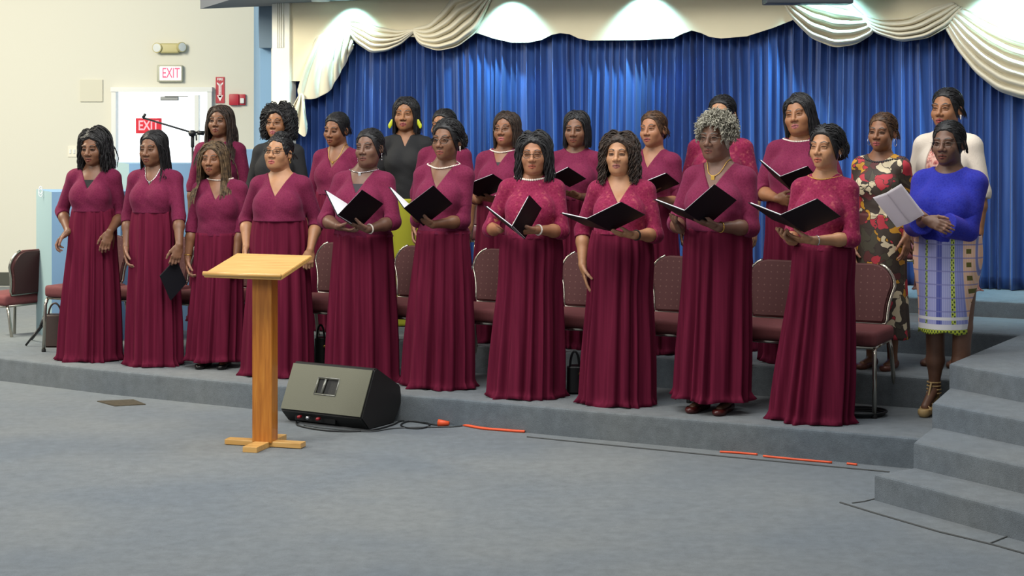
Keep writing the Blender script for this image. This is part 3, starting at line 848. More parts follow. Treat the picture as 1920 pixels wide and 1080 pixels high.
def make_hair(kind, seed, part=0.0):
    """returns verts, quads in head-local axes"""
    r = np.random.default_rng(seed)
    cfg = dict(
        slick=dict(t=.007, n=420, L=.125, vol=(.006, .010), rad=.0021, curl=.0012, w=40, back=2.4, end=-.045, gk=.16),
        bun=dict(t=.009, n=420, L=.13, vol=(.008, .013), rad=.0023, curl=.0015, w=50, back=2.4, end=-.045, gk=.12),
        puff=dict(t=.011, n=420, L=.13, vol=(.010, .017), rad=.0025, curl=.003, w=90, back=2.4, end=-.045, gk=.14),
        topbun=dict(t=.008, n=420, L=.12, vol=(.007, .012), rad=.0023, curl=.0015, w=50, back=2.0, end=-.045, gk=.05),
        bob=dict(t=.010, n=560, L=.25, vol=(.006, .018), rad=.0033, curl=.002, w=26, back=.35, end=-.12),
        curlybob=dict(t=.018, n=680, L=.22, vol=(.016, .054), rad=.0032, curl=.009, w=110, back=.30, end=-.11, c0=.02),
        curlylong=dict(t=.016, n=680, L=.29, vol=(.012, .044), rad=.0034, curl=.008, w=95, back=.22, end=-.17, c0=.05),
        wavylong=dict(t=.014, n=620, L=.29, vol=(.010, .038), rad=.0038, curl=.008, w=42, back=.22, end=-.16, c0=.09),
        locs=dict(t=.010, n=230, L=.42, vol=(.004, .022), rad=.0040, curl=.003, w=30, back=.25, end=-.33),
        locslong=dict(t=.010, n=280, L=.42, vol=(.005, .026), rad=.0040, curl=.003, w=24, back=.22, end=-.34),
        braids=dict(t=.007, n=120, L=.36, vol=(.003, .014), rad=.0042, curl=.002, w=30, back=.9, end=-.205),
        short=dict(t=.012, n=420, L=.12, vol=(.004, .016), rad=.0035, curl=.004, w=50, back=.5, end=-.06),
        graycurl=dict(t=.014, n=800, L=.046, vol=(.006, .014), rad=.0034, curl=.007, w=230, back=.5, end=-.06),
    )[kind]
    parts = []
    t = cfg['t']; lift = cfg.get('lift', 0)
    F = Field(); F.ell((0, .020, .036), (.075 + t, .094 + t, .082 + t), 0); F.ell((0, -.005, -.02), (.063 + t * .8, .075 + t * .3, .085), .03)
    if kind in ('locs', 'locslong', 'curlylong', 'wavylong', 'curlybob', 'bob', 'braids'):
        F.ell((0, .040, -.055), (.070, .060, .075), .03)
    ph = r.uniform(0, 6, 4)
    amp = .0012 if kind in ('slick', 'bun', 'braids', 'puff') else .004
    fq = 190 if kind in ('slick', 'bun', 'braids') else 120
    F.fn(lambda X, Y, Z: -(mask_hair(X, Y, Z, lift) * .62) + amp * np.sin(X * fq + ph[0] + 30 * Z) * np.cos(Z * fq * .6 + Y * 80 + ph[1]), (-.2, -.2, -.3), (.2, .2, .3), .008, 'i')
    if kind == 'topbun': F.ell((.012, .0, .112), (.050, .046, .030), .012)
    if kind == 'bun': F.ell((.0, .092, .075), (.040, .034, .036), .012)
    if kind == 'puff': F.ell((.012, .124, .000), (.054, .046, .058), .012)
    if kind == 'slick': F.ell((.0, .112, -.026), (.038, .030, .038), .012)
    P, Q = F.mesh((-.14, -.15, -.17), (.14, .19, .18), .0042)
    nr = P - np.array((0, .02, .03)); nr /= np.linalg.norm(nr, axis=1, keepdims=True)
    rough = .0008 if kind in ('bun', 'slick', 'braids', 'puff') else .0035
    wv = np.sin(P[:, 0] * 210 + ph[2]) * np.sin(P[:, 1] * 190 + ph[3]) * np.sin(P[:, 2] * 170 + ph[0])
    P = P + nr * (wv * rough)[:, None]
    parts.append((P, Q))
    pc = dict(puff=((.012, .124, .0), (.054, .046, .058), 200, .007), bun=((.0, .092, .075), (.040, .034, .036), 90, .004), slick=((.0, .112, -.026), (.038, .030, .038), 90, .003), topbun=((.012, .0, .112), (.050, .046, .030), 130, .006)).get(kind)
    if pc:
        pd = r.normal(size=(pc[2], 3)); pd /= np.linalg.norm(pd, axis=1, keepdims=True); tt_ = np.linspace(0, 1, 14)[None, :]
        ax_ = np.cross(pd, r.normal(size=pd.shape)); ax_ /= np.linalg.norm(ax_, axis=1, keepdims=True); bx_ = np.cross(pd, ax_); ang_ = tt_ * r.uniform(.8, 1.6, (pc[2], 1))
        dirs = pd[:, None, :] * np.cos(ang_)[..., None] + bx_[:, None, :] * np.sin(ang_)[..., None]
        Sx = np.array(pc[0]) + dirs * np.array(pc[1]) * (1.01 + .06 * np.sin(tt_ * 16 + r.uniform(0, 6, (pc[2], 1)))[..., None])
        Vp, Qp = tubes(Sx, np.full(Sx.shape[:2], pc[3] * .55)); parts.append((Vp.astype(np.float32), Qp))
    n = cfg['n']
    if n:
        M_ = 16; c = np.array((0, .020, .036)); R0 = np.array((.075, .094, .082))
        d = r.normal(size=(n * 6, 3)); d /= np.linalg.norm(d, axis=1, keepdims=True); d[:, 2] = np.where(d[:, 2] < -.3, -d[:, 2], d[:, 2])
        p = c + d * R0; ok = mask_hair(p[:, 0], p[:, 1], p[:, 2]) > .002
        p = p[ok][:n]; d = d[ok][:n]; n = len(p)
        L = cfg['L'] * r.uniform(.86, 1.05, n); ds = (L / (M_ - 1))[:, None]
        off = r.uniform(cfg['vol'][0], cfg['vol'][1], n)[:, None]
        sd = np.sign(p[:, 0] - part); sd[sd == 0] = 1
        comb = np.stack([sd * (1 - np.clip(np.abs(p[:, 0]) / .07, 0, 1) * .6), cfg['back'] + .6 * np.clip((p[:, 1]) / .08, -.2, 1), -.2 * np.ones(n)], 1)
        v = comb - d * np.sum(comb * d, axis=1, keepdims=True) * .9; v /= np.linalg.norm(v, axis=1, keepdims=True)
        if kind == 'graycurl': v = d + r.normal(size=d.shape) * .35 + np.array((0, -.25, 0)); v /= np.linalg.norm(v, axis=1, keepdims=True)
        S = np.zeros((n, M_, 3)); cur = p + d * (off * .5); S[:, 0] = p
        grav = np.array((0, 0, -1.0))
        gk = cfg.get('gk', .75 if kind != 'graycurl' else .10)
        for j in range(1, M_):
            v = v + grav * gk * (1 if kind == 'graycurl' else min(1, .4 + j * .12)); v /= np.linalg.norm(v, axis=1, keepdims=True)
            cur = cur + v * ds
            # keep off the skull
            RR = R0 + off; q = (cur - c) / RR; qn = np.linalg.norm(q, axis=1); ins = (qn < 1) if kind == 'graycurl' else ((qn < 1) | (cur[:, 2] > .01))
            cur[ins] = c + (q[ins] / qn[ins, None]) * RR[ins]
            # keep off the face
            fc = np.array((0, -.055, -.030)); FR = np.array((.066, .085, .100)); q = (cur - fc) / FR; qn = np.linalg.norm(q, axis=1); ins = qn < 1
            if ins.any() and kind != 'graycurl':
                qq = q[ins]; qq[:, 0] += np.sign(qq[:, 0] + 1e-6) * .8 * (1 - qn[ins]) + 0; qq[:, 1] += .4 * (1 - qn[ins]); cur[ins] = fc + qq / np.linalg.norm(qq, axis=1, keepdims=True) * FR
            if kind != 'graycurl':
                up_ = cur[:, 2] > -.12; ymin = np.where(up_, np.minimum(-.052, S[:, 0, 1]) + .002 * j, -.2); cur[:, 1] = np.maximum(cur[:, 1], ymin)
            # neck and shoulders
            nk = cur[:, 2] < -.09; rad = np.hypot(cur[:, 0], cur[:, 1] - .01); mn = .062 + off[:, 0] * .4; ins = nk & (rad < mn)
            cur[ins, 0] *= (mn[ins] / rad[ins]); cur[ins, 1] = .01 + (cur[ins, 1] - .01) * (mn[ins] / rad[ins])
            sc = np.array((0, .01, -.36)); SR = np.array((.205, .165, .215)); q = (cur - sc) / SR; qn = np.linalg.norm(q, axis=1); ins = qn < 1
            if ins.any():
                qq = q[ins]; qq[:, 1] += np.where(qq[:, 1] < .1, -.35, .35) * (1 - qn[ins]) * 3; cur[ins] = sc + qq / np.linalg.norm(qq, axis=1, keepdims=True) * SR
            S[:, j] = cur
        # cut the ends
        if kind != 'graycurl':
            ze = cfg['end'] + r.uniform(-.014, .014, n); tq = np.arange(M_)
            for q_ in range(n):
                below = np.nonzero(S[q_, :, 2] < ze[q_])[0]
                if len(below):
                    i_ = max(1, below[0]); z0_, z1_ = S[q_, i_ - 1, 2], S[q_, i_, 2]; te = i_ - 1 + np.clip((z0_ - ze[q_]) / max(1e-6, z0_ - z1_), 0, 1); tn = np.linspace(0, te, M_)
                    S[q_] = np.stack([np.interp(tn, tq, S[q_, :, a_]) for a_ in range(3)], 1); L[q_] *= te / (M_ - 1)
        # refine and add curl
        M2 = 34; tt = np.linspace(0, M_ - 1, M2); i0 = np.clip(tt.astype(int), 0, M_ - 2); fr_ = (tt - i0)[None, :, None]
        S2 = S[:, i0] * (1 - fr_) + S[:, i0 + 1] * fr_
        kk = np.ones(5) / 5
        S3 = S2.copy(); S3[:, 2:-2] = (S2[:, :-4] + S2[:, 1:-3] + S2[:, 2:-2] + S2[:, 3:-1] + S2[:, 4:]) / 5
        arc = tt[None, :] / (M_ - 1) * L[:, None]; ph1 = r.uniform(0, 2 * PI, (n, 1)); ph_ = arc * cfg['w'] * r.uniform(.85, 1.15, (n, 1)) + ph1
        T = np.gradient(S3, axis=1); T /= np.linalg.norm(T, axis=2, keepdims=True) + 1e-9
        A = np.cross(T, np.array((.2, 1, .1))); A /= np.linalg.norm(A, axis=2, keepdims=True) + 1e-9; B = np.cross(T, A)
        amp_ = cfg['curl'] * np.clip((arc - cfg.get('c0', 0)) / .05, 0, 1)
        S3 = S3 + A * (np.cos(ph_) * amp_)[..., None] + B * (np.sin(ph_) * amp_)[..., None]
        rr = cfg['rad'] * r.uniform(.8, 1.2, (n, 1)) * np.clip(1.15 - .6 * (np.linspace(0, 1, M2)[None, :] ** 3), .3, 1.2)
        V, Qt = tubes(S3, rr * np.ones((n, M2)))
        parts.append((V.astype(np.float32), Qt))
    return join(parts)


# ---- hands
def hand(F, W, d, nrm, side, curl=0.5, tcurl=0.4, spread=0.10, s=1.0, first=None):
    """W wrist, d towards the fingertips, nrm palm normal, side +1 when the thumb is on +cross(nrm, d)"""
    W = np.array(W, float); d = _nrm(d); nrm = np.array(nrm, float); nrm = _nrm(nrm - d * (nrm @ d)); t = np.cross(nrm, d) * side
    Rm = np.stack([t, nrm, d], 1)
    F.ell(W + d * .048 * s, (.037 * s, .0145 * s, .052 * s), .012, R=Rm)
    F.ell(W + d * .040 * s + t * .018 * s + nrm * .008 * s, (.016 * s, .012 * s, .032 * s), .010, R=Rm)
    F.cone(W, W + d * .03 * s, .0215 * s, .020 * s, .015)
    Ls = ((.044, .026, .021), (.048, .030, .022), (.045, .028, .021), (.036, .021, .019))
    tips = []
    for i, (o, ln) in enumerate(zip((.029, .010, -.010, -.028), Ls)):
        c = curl * (1 + .10 * i) if not (i == 0 and first is not None) else first
        p = W + d * (.088 - abs(i - 1.2) * .004) * s + t * o * s * .98; a = c * .55; sp = spread * (1.3 - i) * .5
        dd = _nrm(d + t * sp)
        for j, l in enumerate(ln):
            q_ = dd * math.cos(a) + nrm * math.sin(a); e = p + q_ * l * s
            F.cone(p, e, (.0088 - j * .0009) * s, (.0082 - j * .0009) * s, .0035 if j else .008); p = e; a += c * (.95 - .15 * j)
        tips.append(p)
    p = W + d * .024 * s + t * .026 * s; dd = _nrm(d * .85 + t * .50 + nrm * .30); a = 0
    for j, l in enumerate((.040, .032, .026)):
        q_ = _nrm(dd * math.cos(a) + _nrm(nrm * .6 + d * .5 - t * .3) * math.sin(a)); e = p + q_ * l * s
        F.cone(p, e, (.0125 - j * .0018) * s, (.0108 - j * .0016) * s, .010 if j == 0 else .004); p = e; a += tcurl
    return tips


def ik(S, W, hint, l1, l2):
    S, W, hint = (np.array(q, float) for q in (S, W, hint)); D = W - S; L = np.linalg.norm(D); mx = (l1 + l2) * .995
    if L > mx: W = S + D / L * mx; D = W - S; L = mx
    u = D / L; a = (l1 * l1 - l2 * l2 + L * L) / (2 * L); hgt = math.sqrt(max(0, l1 * l1 - a * a))
    hv = hint - S; hv = hv - u * (hv @ u); return S + u * a + _nrm(hv) * hgt, W


# ---- garments
def skirt_mesh(rx0, ry0, zt, rx1, ry1, zb, folds=20, amp=.028, seed=0, hips=None, nz=46, nt=300, flare=.02, cy=0.0, gather=.35):
    r = np.random.default_rng(seed); th = np.linspace(0, 2 * PI, nt, endpoint=False)
    f = np.zeros(nt)
    ph = r.uniform(0, 2 * PI, 6)
    warp = th + .10 * np.sin(3 * th + ph[0]) + .07 * np.sin(5 * th + ph[1])
    f = .62 * np.sin(folds * warp + ph[2]) + .35 * np.sin((folds * .53 // 1) * warp + ph[3]) + .25 * np.sin((folds * 1.7 // 1) * warp + ph[4])
    f = np.sign(f) * np.abs(f) ** .8
    V = np.zeros((nz, nt, 3))
    for j in range(nz):
        t = j / (nz - 1); z = zt + (zb - zt) * t
        e = 1 - (1 - t) ** 1.45
        rx = rx0 + (rx1 - rx0) * e; ry = ry0 + (ry1 - ry0) * e
        if hips: w_ = math.exp(-((z - hips[2]) / .17) ** 2); rx = max(rx, rx * (1 - w_) + hips[0] * w_) if hips[0] > rx else rx; ry = max(ry, ry * (1 - w_) + hips[1] * w_) if hips[1] > ry else ry
        A = amp * (.16 + .84 * min(1, t * 1.35) ** .8) * (1 if t > .02 else .4)
        hem = flare * max(0, (t - .955) / .045) ** 1.5
        rr = 1 + 0 * f; dx = rx + A * f + hem * (1 + .8 * np.sin(7 * th + ph[5]))
        dy = ry + A * f + hem * (1 + .8 * np.sin(7 * th + ph[5]))
        V[j, :, 0] = np.cos(th) * dx; V[j, :, 1] = cy + np.sin(th) * dy
        V[j, :, 2] = z + (.006 * np.sin(5 * th + ph[0]) + .004 * f) * (t > .93) * (t - .93) / .07
    idx = np.arange(nz * nt).reshape(nz, nt); nx = np.roll(idx, -1, axis=1)
    Q = np.stack([idx[:-1], idx[1:], nx[1:], nx[:-1]], -1).reshape(-1, 4)
    return V.reshape(-1, 3), Q


GOWN = lace('gown_lace', srgb(104, 24, 56), srgb(111, 29, 63), srgb(136, 58, 74), 62, 0.25)
GOWN2 = lace('gown_lace_open', srgb(118, 20, 56), srgb(130, 30, 66), srgb(176, 92, 92), 50, 0.5)
m_, N_, L_, b_ = nodes('gown_chiffon')
tc_ = N_.new('ShaderNodeTexCoord'); mp_ = N_.new('ShaderNodeMapping'); mp_.inputs['Scale'].default_value = (30, 30, 1.2)
n_ = N_.new('ShaderNodeTexNoise'); n_.inputs['Scale'].default_value = 1.5; L_.new(tc_.outputs['Object'], mp_.inputs[0]); L_.new(mp_.outputs[0], n_.inputs['Vector'])
r_ = ramp(N_, [(0.3, srgb(88, 18, 42)), (0.7, srgb(108, 28, 54))]); L_.new(n_.outputs['Fac'], r_.inputs[0]); L_.new(r_.outputs[0], b_.inputs['Base Color'])
b_.inputs['Roughness'].default_value = 0.85; b_.inputs['Specular IOR Level'].default_value = 0.12
CHIFFON = m_
BLACKTOP = mat('black_knit', srgb(30, 30, 32), 0.85, bump=0.2, bscale=200)
PEARL = mat('pearl', srgb(238, 226, 214), 0.25); GOLD = mat('gold', srgb(214, 172, 84), 0.3, 0.9); SILVER = mat('silver', srgb(200, 200, 204), 0.25, 0.9)
FRAMEB = mat('frame_black', srgb(16, 14, 14), 0.3); FRAMEW = mat('frame_wire', srgb(120, 110, 100), 0.3, 0.7); FRAMER = mat('frame_maroon', srgb(80, 20, 36), 0.35)
LENS, N_, L_, b_ = nodes('lens'); b_.inputs['Roughness'].default_value = 0.03; b_.inputs['Transmission Weight'].default_value = 1; b_.inputs['IOR'].default_value = 1.02; b_.inputs['Base Color'].default_value = (.97, .97, .97, 1)
EYEW = mat('eye_white', srgb(168, 154, 144), 0.35); EYED = mat('iris_dark', srgb(28, 16, 10), 0.15)


def rings_at(field, zf, n=72, c=(0, .01), lift=.004, span=(0, 2 * PI)):
    """points around the neck, just off the surface; zf(theta) gives the height"""
    out = []
    for k in range(n):
        th = span[0] + (span[1] - span[0]) * k / n
        z = zf(th); dr = np.array((math.sin(th), -math.cos(th)))
        rr = np.linspace(.02, .22, 101); P = np.stack([c[0] + dr[0] * rr, c[1] + dr[1] * rr, np.full(101, z)], 1)
        D = field.at(P); pos = np.nonzero(D > lift)[0]; q = rr[pos[0]] if len(pos) else .1
        out.append((c[0] + dr[0] * q, c[1] + dr[1] * q, z))
    return out


def person(px, hem, head_top, yaw, head, skin, hair, haircol, name_label, group, *, z0=Z1, Y=None, gx=None, w=0.4, H=None, dress='v', arms=None,
           headx=None, f=None, waist=None, hemw=None, extras=(), depth=.10, skirt_z=.004, lean=0.0, garment=None, sleeve=.22, folds=15, seed=1, shw=0.0, heel=0.0, neckz=None, hemx=None):
    """px: column of the body; hem: row of the hem; head_top: row of the crown; yaw: apparent turn to image left, degrees"""
    f = f or {}
    if Y is None:
        g = gp(px, hem, z0); dirv = Vector((g.x, g.y, 0)).normalized(); g = g + dirv * depth
    else: g = Vector(((px - CX) / FPX * Y, Y, z0))
    s = FPX / g.y
    if H is None: H = CZ - (head_top - HY) / s - z0 - {'graycurl': .030, 'curlybob': .026, 'curlylong': .020, 'wavylong': .026, 'bob': .016, 'puff': .010, 'slick': .006}.get(hair if isinstance(hair, str) else hair[0], .012)
    phi = math.atan2(g.x, g.y); rz = -(math.radians(yaw) + phi)       # facing -y turned towards -x
    K = H / 1.66
    root = empty('person', (g.x, g.y, z0), rz, name_label, 'person', group)
    Rz = Matrix.Rotation(rz, 4, 'Z'); Minv = (Matrix.Translation((g.x, g.y, z0)) @ Rz).inverted()

    def loc(x, y, fwd):
        """local point (unscaled body units) seen at pixel x,y, fwd metres in front of the body plane"""
        n = Rz @ Vector((0, -1, 0)); n.z = 0
        ray = Vector(((x - CX) / FPX, 1.0, -(y - HY) / FPX)); cpos = Vector((0, 0, CZ)); p0_ = Vector((g.x, g.y, 0)) + n * fwd
        t = (p0_ - cpos).dot(n) / ray.dot(n); return np.array(Minv @ (cpos + ray * t)) / K
    root['loc_K'] = K; del root['loc_K']
    # ---------------- body field in body units
    B = Field(); T = Field()       # T: torso only, reused by the clothes
    sw = .146 + .016 * w + shw
    dz = heel / K

    def torso(F, o=0.0, k=.05, bust=1.0):
        F.ell((0, .008, 1.205), (.122 + .035 * w + o, .092 + .030 * w + o, .19 + o), k)
        F.ell((0, -.005 - .03 * w, 1.04), (.118 + .070 * w + o, .090 + .065 * w + o, .17), k)
        F.ell((0, .012, .90), (.165 + .050 * w + o, .120 + .045 * w + o, .15), k)
        for s_ in (-1, 1):
            F.ell((s_ * (.066 + .014 * w), -.066 - .026 * w, 1.19 - .016 * w), ((.064 + .020 * w) * bust + o, (.056 + .020 * w) * bust + o, (.072 + .018 * w) * bust + o), k)
            F.cone((0, .018, 1.392), (s_ * sw * .82, .014, 1.340), .036 + o * .5, .029 + o * .6, min(k, .045))
            F.ell((s_ * sw * .96, .010, 1.314), (.039 + .010 * w + o, .041 + .008 * w + o, .044 + o), min(k, .04))
        F.ell((0, .03, 1.29), (.115 + o, .060 + o, .07 + o), .045)
    torso(B, 0.0, .045)
    for q_ in (1, 2): B.p[q_] = ('e', B.p[q_][1] + np.array((0, .008, 0)), B.p[q_][2] - np.array((.022, .026 + .02 * w, 0)), None, 0, .045, 'u')      # the body stays inside the gown
    # head frame
    hyaw, hpitch, hroll = head
    hy = math.radians(hyaw - yaw); Rh = rot(hy, math.radians(hpitch), math.radians(hroll))
    HS = f.get('hs', 1.0) * 1.055
    piv = np.array((0, .018, 1.430 + f.get('neck', 0))); hc = piv + Rh @ np.array((0, -.022, .104))
    if headx is not None:
        tgt = loc(headx, head_top + 40, 0.02); dxh = np.clip(tgt[0] - hc[0], -.05, .05); hc = hc + np.array((dxh, 0, 0)); piv = piv + np.array((dxh * .7, 0, 0))
    nb = np.array((0, .022, 1.36))
    B.cone(nb, piv + Rh @ np.array((0, .004, .03)), .058 + .008 * w, .052 + .006 * w, .03)
    # arms
    l1, l2 = .275, .235; arm = {}
    A = arms or {}
    for s_, key in ((-1, 'l'), (1, 'r')):          # l: image left
        a = A.get(key); S = np.array((s_ * sw, .010, 1.308))
        if a is None: a = dict()
        if 'w' in a:
            Wp = loc(*a['w']); hint = loc(*a['e']) if 'e' in a else S + np.array((s_ * .15, .1, -.3))
        else:
            Wp = S + np.array((s_ * (.055 + .03 * w), -.05, -.50)); hint = S + np.array((s_ * .4, .12, -.25))
        E_, Wp = ik(S, Wp, hint, l1, l2)
        d = (loc(*a['t']) - Wp) if 't' in a else (Wp - E_) + np.array((0, -.05, 0))
        nrm = a.get('n', (-s_, .25, 0)); arm[s_] = (S, E_, Wp, _nrm(d), nrm, a)
    ra = .0
    for s_, (S, E_, Wp, d, nrm, a) in arm.items():
        B.cone(S, E_, .041 + .014 * w, .034 + .010 * w, .03)
    # legs
    lo_z = dz; fx = 0.0
    if hemx is not None and hem: fx = float(np.clip(loc(hemx, hem, 0.0)[0] * .85, -.12, .12))
    for s_ in (-1, 1):
        B.cone((s_ * .082, .01, .88), (s_ * .078, .0, .50), .080 + .015 * w, .052 + .006 * w, .03)
        B.cone((s_ * .078, .0, .50), (s_ * .074 + fx * .6, .018, .30), .050 + .006 * w, .047 + .006 * w, .02)
        B.cone((s_ * .074 + fx * .6, .018, .30), (s_ * .072 + fx, .02, .085 + lo_z), .047 + .006 * w, .032, .02)
        B.cone((s_ * .072 + fx, .030, .045 + lo_z), (s_ * .080 + fx, -.105 if (heel or garment or skirt_z > .02) else -.065, .028 + lo_z * .25), .030, .024, .03)
    parts = [B.mesh((-.42, -.34, -.01), (.42, .30, 1.435), .0085 if garment is None else .0075)]
    ncoarse = len(parts[0][0])
    tone = [np.tile(np.array(skin, float), (ncoarse, 1))]
    # bust and neck finer
    lo, hi = (-.17, -.20, 1.21), (.17, .12, 1.49)
    P, Q = B.mesh(lo, hi, .0042); keep = None
    # shrink the coarse body a little under the fine bust patch
    c0 = parts[0][0]; ins = np.all((c0 > np.array(lo) + .012) & (c0 < np.array(hi) - .012), axis=1)
    cen = c0 - np.array((0, .02, 0)); cen[:, 2] = 0; c0[ins] -= (cen[ins] / (np.linalg.norm(cen[ins], axis=1, keepdims=True) + 1e-6)) * .006
    parts.append((P, Q)); tone.append(np.tile(np.array(skin, float), (len(P), 1)))
    # forearms and hands
    for s_, (S, E_, Wp, d, nrm, a) in arm.items():
        F = Field(); r1 = .034 + .010 * w
        F.cone(S, E_, .041 + .014 * w, r1, .03)
        mid = E_ + (Wp - E_) * .35
        F.cone(E_, mid, r1, .035 + .007 * w, .02); F.cone(mid, Wp, .035 + .007 * w, .0225 + .002 * w, .02)
        hand(F, Wp + _nrm(Wp - E_) * .0, d, nrm, a.get('side', s_), a.get('curl', .45), a.get('tc', .35), a.get('sp', .12), s=a.get('hs', 1.0), first=a.get('first'))
        up = _nrm(S - E_)
        F.fn(lambda X, Yy, Z, E_=E_, up=up: (X - E_[0]) * up[0] + (Yy - E_[1]) * up[1] + (Z - E_[2]) * up[2] - .05, (-2, -2, -2), (2, 2, 3), 0, 'i')
        pts_ = np.array([E_, Wp, Wp + d * .2]); lo_, hi_ = pts_.min(0) - .075, pts_.max(0) + .075
        P, Q = F.mesh(lo_, hi_, .0036); parts.append((P, Q)); t_ = np.tile(np.array(skin, float), (len(P), 1))
        dist = np.linalg.norm(P - (Wp + d * .16), axis=1); palm = ((P - Wp) @ _nrm(np.array(nrm, float) - d * (np.array(nrm, float) @ d)) > .004) & (((P - Wp) @ d) > .01)
        t_[palm] = t_[palm] * .55 + np.array((.42, .22, .15)) * .45
        tone.append(t_)
    # head, meshed in its own frame
    Fh = head_field(f)
    na = Rh.T @ ((nb - hc)) / HS; nb_ = Rh.T @ ((piv + Rh @ np.array((0, .004, .03))) - hc) / HS
    nb2 = nb_ + (na - nb_) * .55
    Fh.cone(nb_, nb2, .052 + .006 * w, (.052 + .006 * w) + (.006 + .002 * w) * .55 + .0006, .022)
    if w > .55: Fh.ell((0, -.028, -.095), (.045, .045, .022), .03)
    # keep only what belongs to the head
    P, Q = Fh.mesh((-.11, -.135, -.155), (.11, .13, .135), .0027)
    tone.append(face_tone(P, skin, f)); Pw = (P * HS) @ Rh.T + hc
    parts.append((Pw, Q))
    V, Q = join(parts); C4 = np.ones((len(V), 4), np.float32); C4[:, :3] = np.concatenate(tone)
    me = mesh_np('body', V * K, Q); at = me.color_attributes.new('tone', 'FLOAT_COLOR', 'POINT'); at.data.foreach_set('color', C4.ravel())
    body = link('body', me, SKIN, root)

    def H2P(p): return (np.asarray(p) * HS) @ Rh.T + hc

    def headobj(nm, V_, Q_, mt, par=root, T_=None):
        return link(nm, mesh_np(nm, H2P(V_) * K, Q_, T_), mt, par)
    # eyes
    if not f.get('closed'):
        for s_ in (-1, 1):
            m = MB(); cx = s_ * .031
            m.ball((cx, -.0735, .0000), .0124, 20, 14)
            look = Vector((-.25 if hyaw > 12 else -.1, -1, .06 - math.sin(math.radians(hpitch)) * .3)).normalized()
            bmi = m.bm
            for fc in bmi.faces:
                dv = (fc.calc_center_median() - Vector((cx, -.0735, .0005))).normalized()
                fc.material_index = 1 if dv.dot(look) > .84 else 0; fc.smooth = True
            mm = bpy.data.meshes.new('eye'); bmi.to_mesh(mm); bmi.free()
            co = np.zeros(len(mm.vertices) * 3); mm.vertices.foreach_get('co', co); co = H2P(co.reshape(-1, 3)) * K; mm.vertices.foreach_set('co', co.ravel()); mm.update()
            link('eye', mm, [EYEW, EYED], root)
    # hair
    hk = hair if isinstance(hair, (list, tuple)) else (hair, 0.0)
    Vh, Qh = make_hair(hk[0], seed * 13 + 5, hk[1])
    hs2 = f.get('hairs', 1.0)
    Vh = (Vh - np.array((0, .02, .036))) * hs2 + np.array((0, .02, .036)) if hs2 != 1 else Vh
    ho = headobj('hair', Vh, Qh, haircol)
    # ---------------- clothes
    gm = garment or {}
    top_mat = gm.get('top', GOWN); skirt_mat = gm.get('skirt', CHIFFON)
    zw = waist if waist else 1.055
    if waist is not None: zw = (CZ - (waist - HY) / s - z0) / K
    F = Field(); o = gm.get('o', .008); torso(F, o, .055, bust=1.0)
    slv = []
    for s_, (S, E_, Wp, d, nrm, a) in arm.items():
        sf = gm.get('sleeve', sleeve); cu = E_ + (Wp - E_) * sf; so = gm.get('so', .009)
        up = S + (E_ - S) * .62; rS, rE = .039 + .014 * w + so, .034 + .010 * w + so
        F.cone(S, up, rS, rS + (rE - rS) * .62, .028)
        G = Field(); G.cone(S + (E_ - S) * .40, E_, rS + (rE - rS) * .40, rE, 0)
        u_ = _nrm(Wp - E_) if sf > 0 else _nrm(E_ - S)
        if sf > 0: G.cone(E_, cu + (Wp - E_) * .2, rE, (.036 + .008 * w + so) * gm.get('flare', 1.0), .02)
        G.fn(lambda X, Yy, Z, cu=cu, u_=u_: (X - cu[0]) * u_[0] + (Yy - cu[1]) * u_[1] + (Z - cu[2]) * u_[2], (-2, -2, -2), (2, 2, 3), 0, 'i')
        pp = np.array([S, E_, cu]); gp_, gq_ = G.mesh(pp.min(0) - .09, pp.max(0) + .09, .0055); slv.append((gp_, gq_))
    # neckline
    nz_ = neckz or {'v': 1.235, 'v2': 1.27, 'round': 1.365, 'scoop': 1.345, 'high': 1.385, 'shirt': 1.30}[dress]
    if dress in ('v', 'v2', 'shirt'):
        sl = .56 if dress != 'shirt' else .42
        F.fn(lambda X, Yy, Z: np.maximum((np.abs(X) - (Z - nz_) * sl) * .88, np.maximum(Yy - .02, -(Z - nz_))), (-.3, -.35, 1.1), (.3, .3, 1.6), .006, 's')
        F.fn(lambda X, Yy, Z: np.sqrt((X / .092) ** 2 + ((Yy - .015) / .085) ** 2 + ((Z - 1.43) / .062) ** 2) * .06 - .06, (-.3, -.3, 1.1), (.3, .3, 1.6), .006, 's')
    else:
        hgt = 1.435 - nz_
        wx = .085 if dress == 'round' else (.10 if dress == 'scoop' else .072)
        F.fn(lambda X, Yy, Z: (np.sqrt((X / wx) ** 2 + ((Z - 1.435) / hgt) ** 2 + (np.maximum(Yy - .03, 0) / .06) ** 2) - 1) * .06, (-.3, -.35, 1.1), (.3, .3, 1.6), .004, 's')
    F.fn(lambda X, Yy, Z: Z - 1.425, (-.12, -.3, 1.2), (.12, .3, 1.7), 0, 'i')
    bot = gm.get('bottom', zw - .02)
    F.fn(lambda X, Yy, Z: bot - Z, (-.30, -.35, .5), (.30, .35, bot + .08), 0, 'i')
    if gm.get('wr', 1):
        q1 = seed * 1.7
        F.fn(lambda X, Yy, Z: np.minimum(0, -.3) + 0 * X, (0, 0, 0), (0, 0, 0), 0, 'i')
    P, Q = F.mesh((-.46, -.42, bot - .03), (.46, .30, 1.45), .0055)
    keepv = P[:, 2] > bot - .012
    # soft cloth wrinkles
    q1 = seed * 1.7; wr = (np.sin(P[:, 2] * 75 + P[:, 0] * 22 + q1) * np.sin(P[:, 0] * 31 + q1 * 2 + P[:, 2] * 9)) * .0016 * np.clip((1.26 - P[:, 2]) / .1, 0.15, 1)
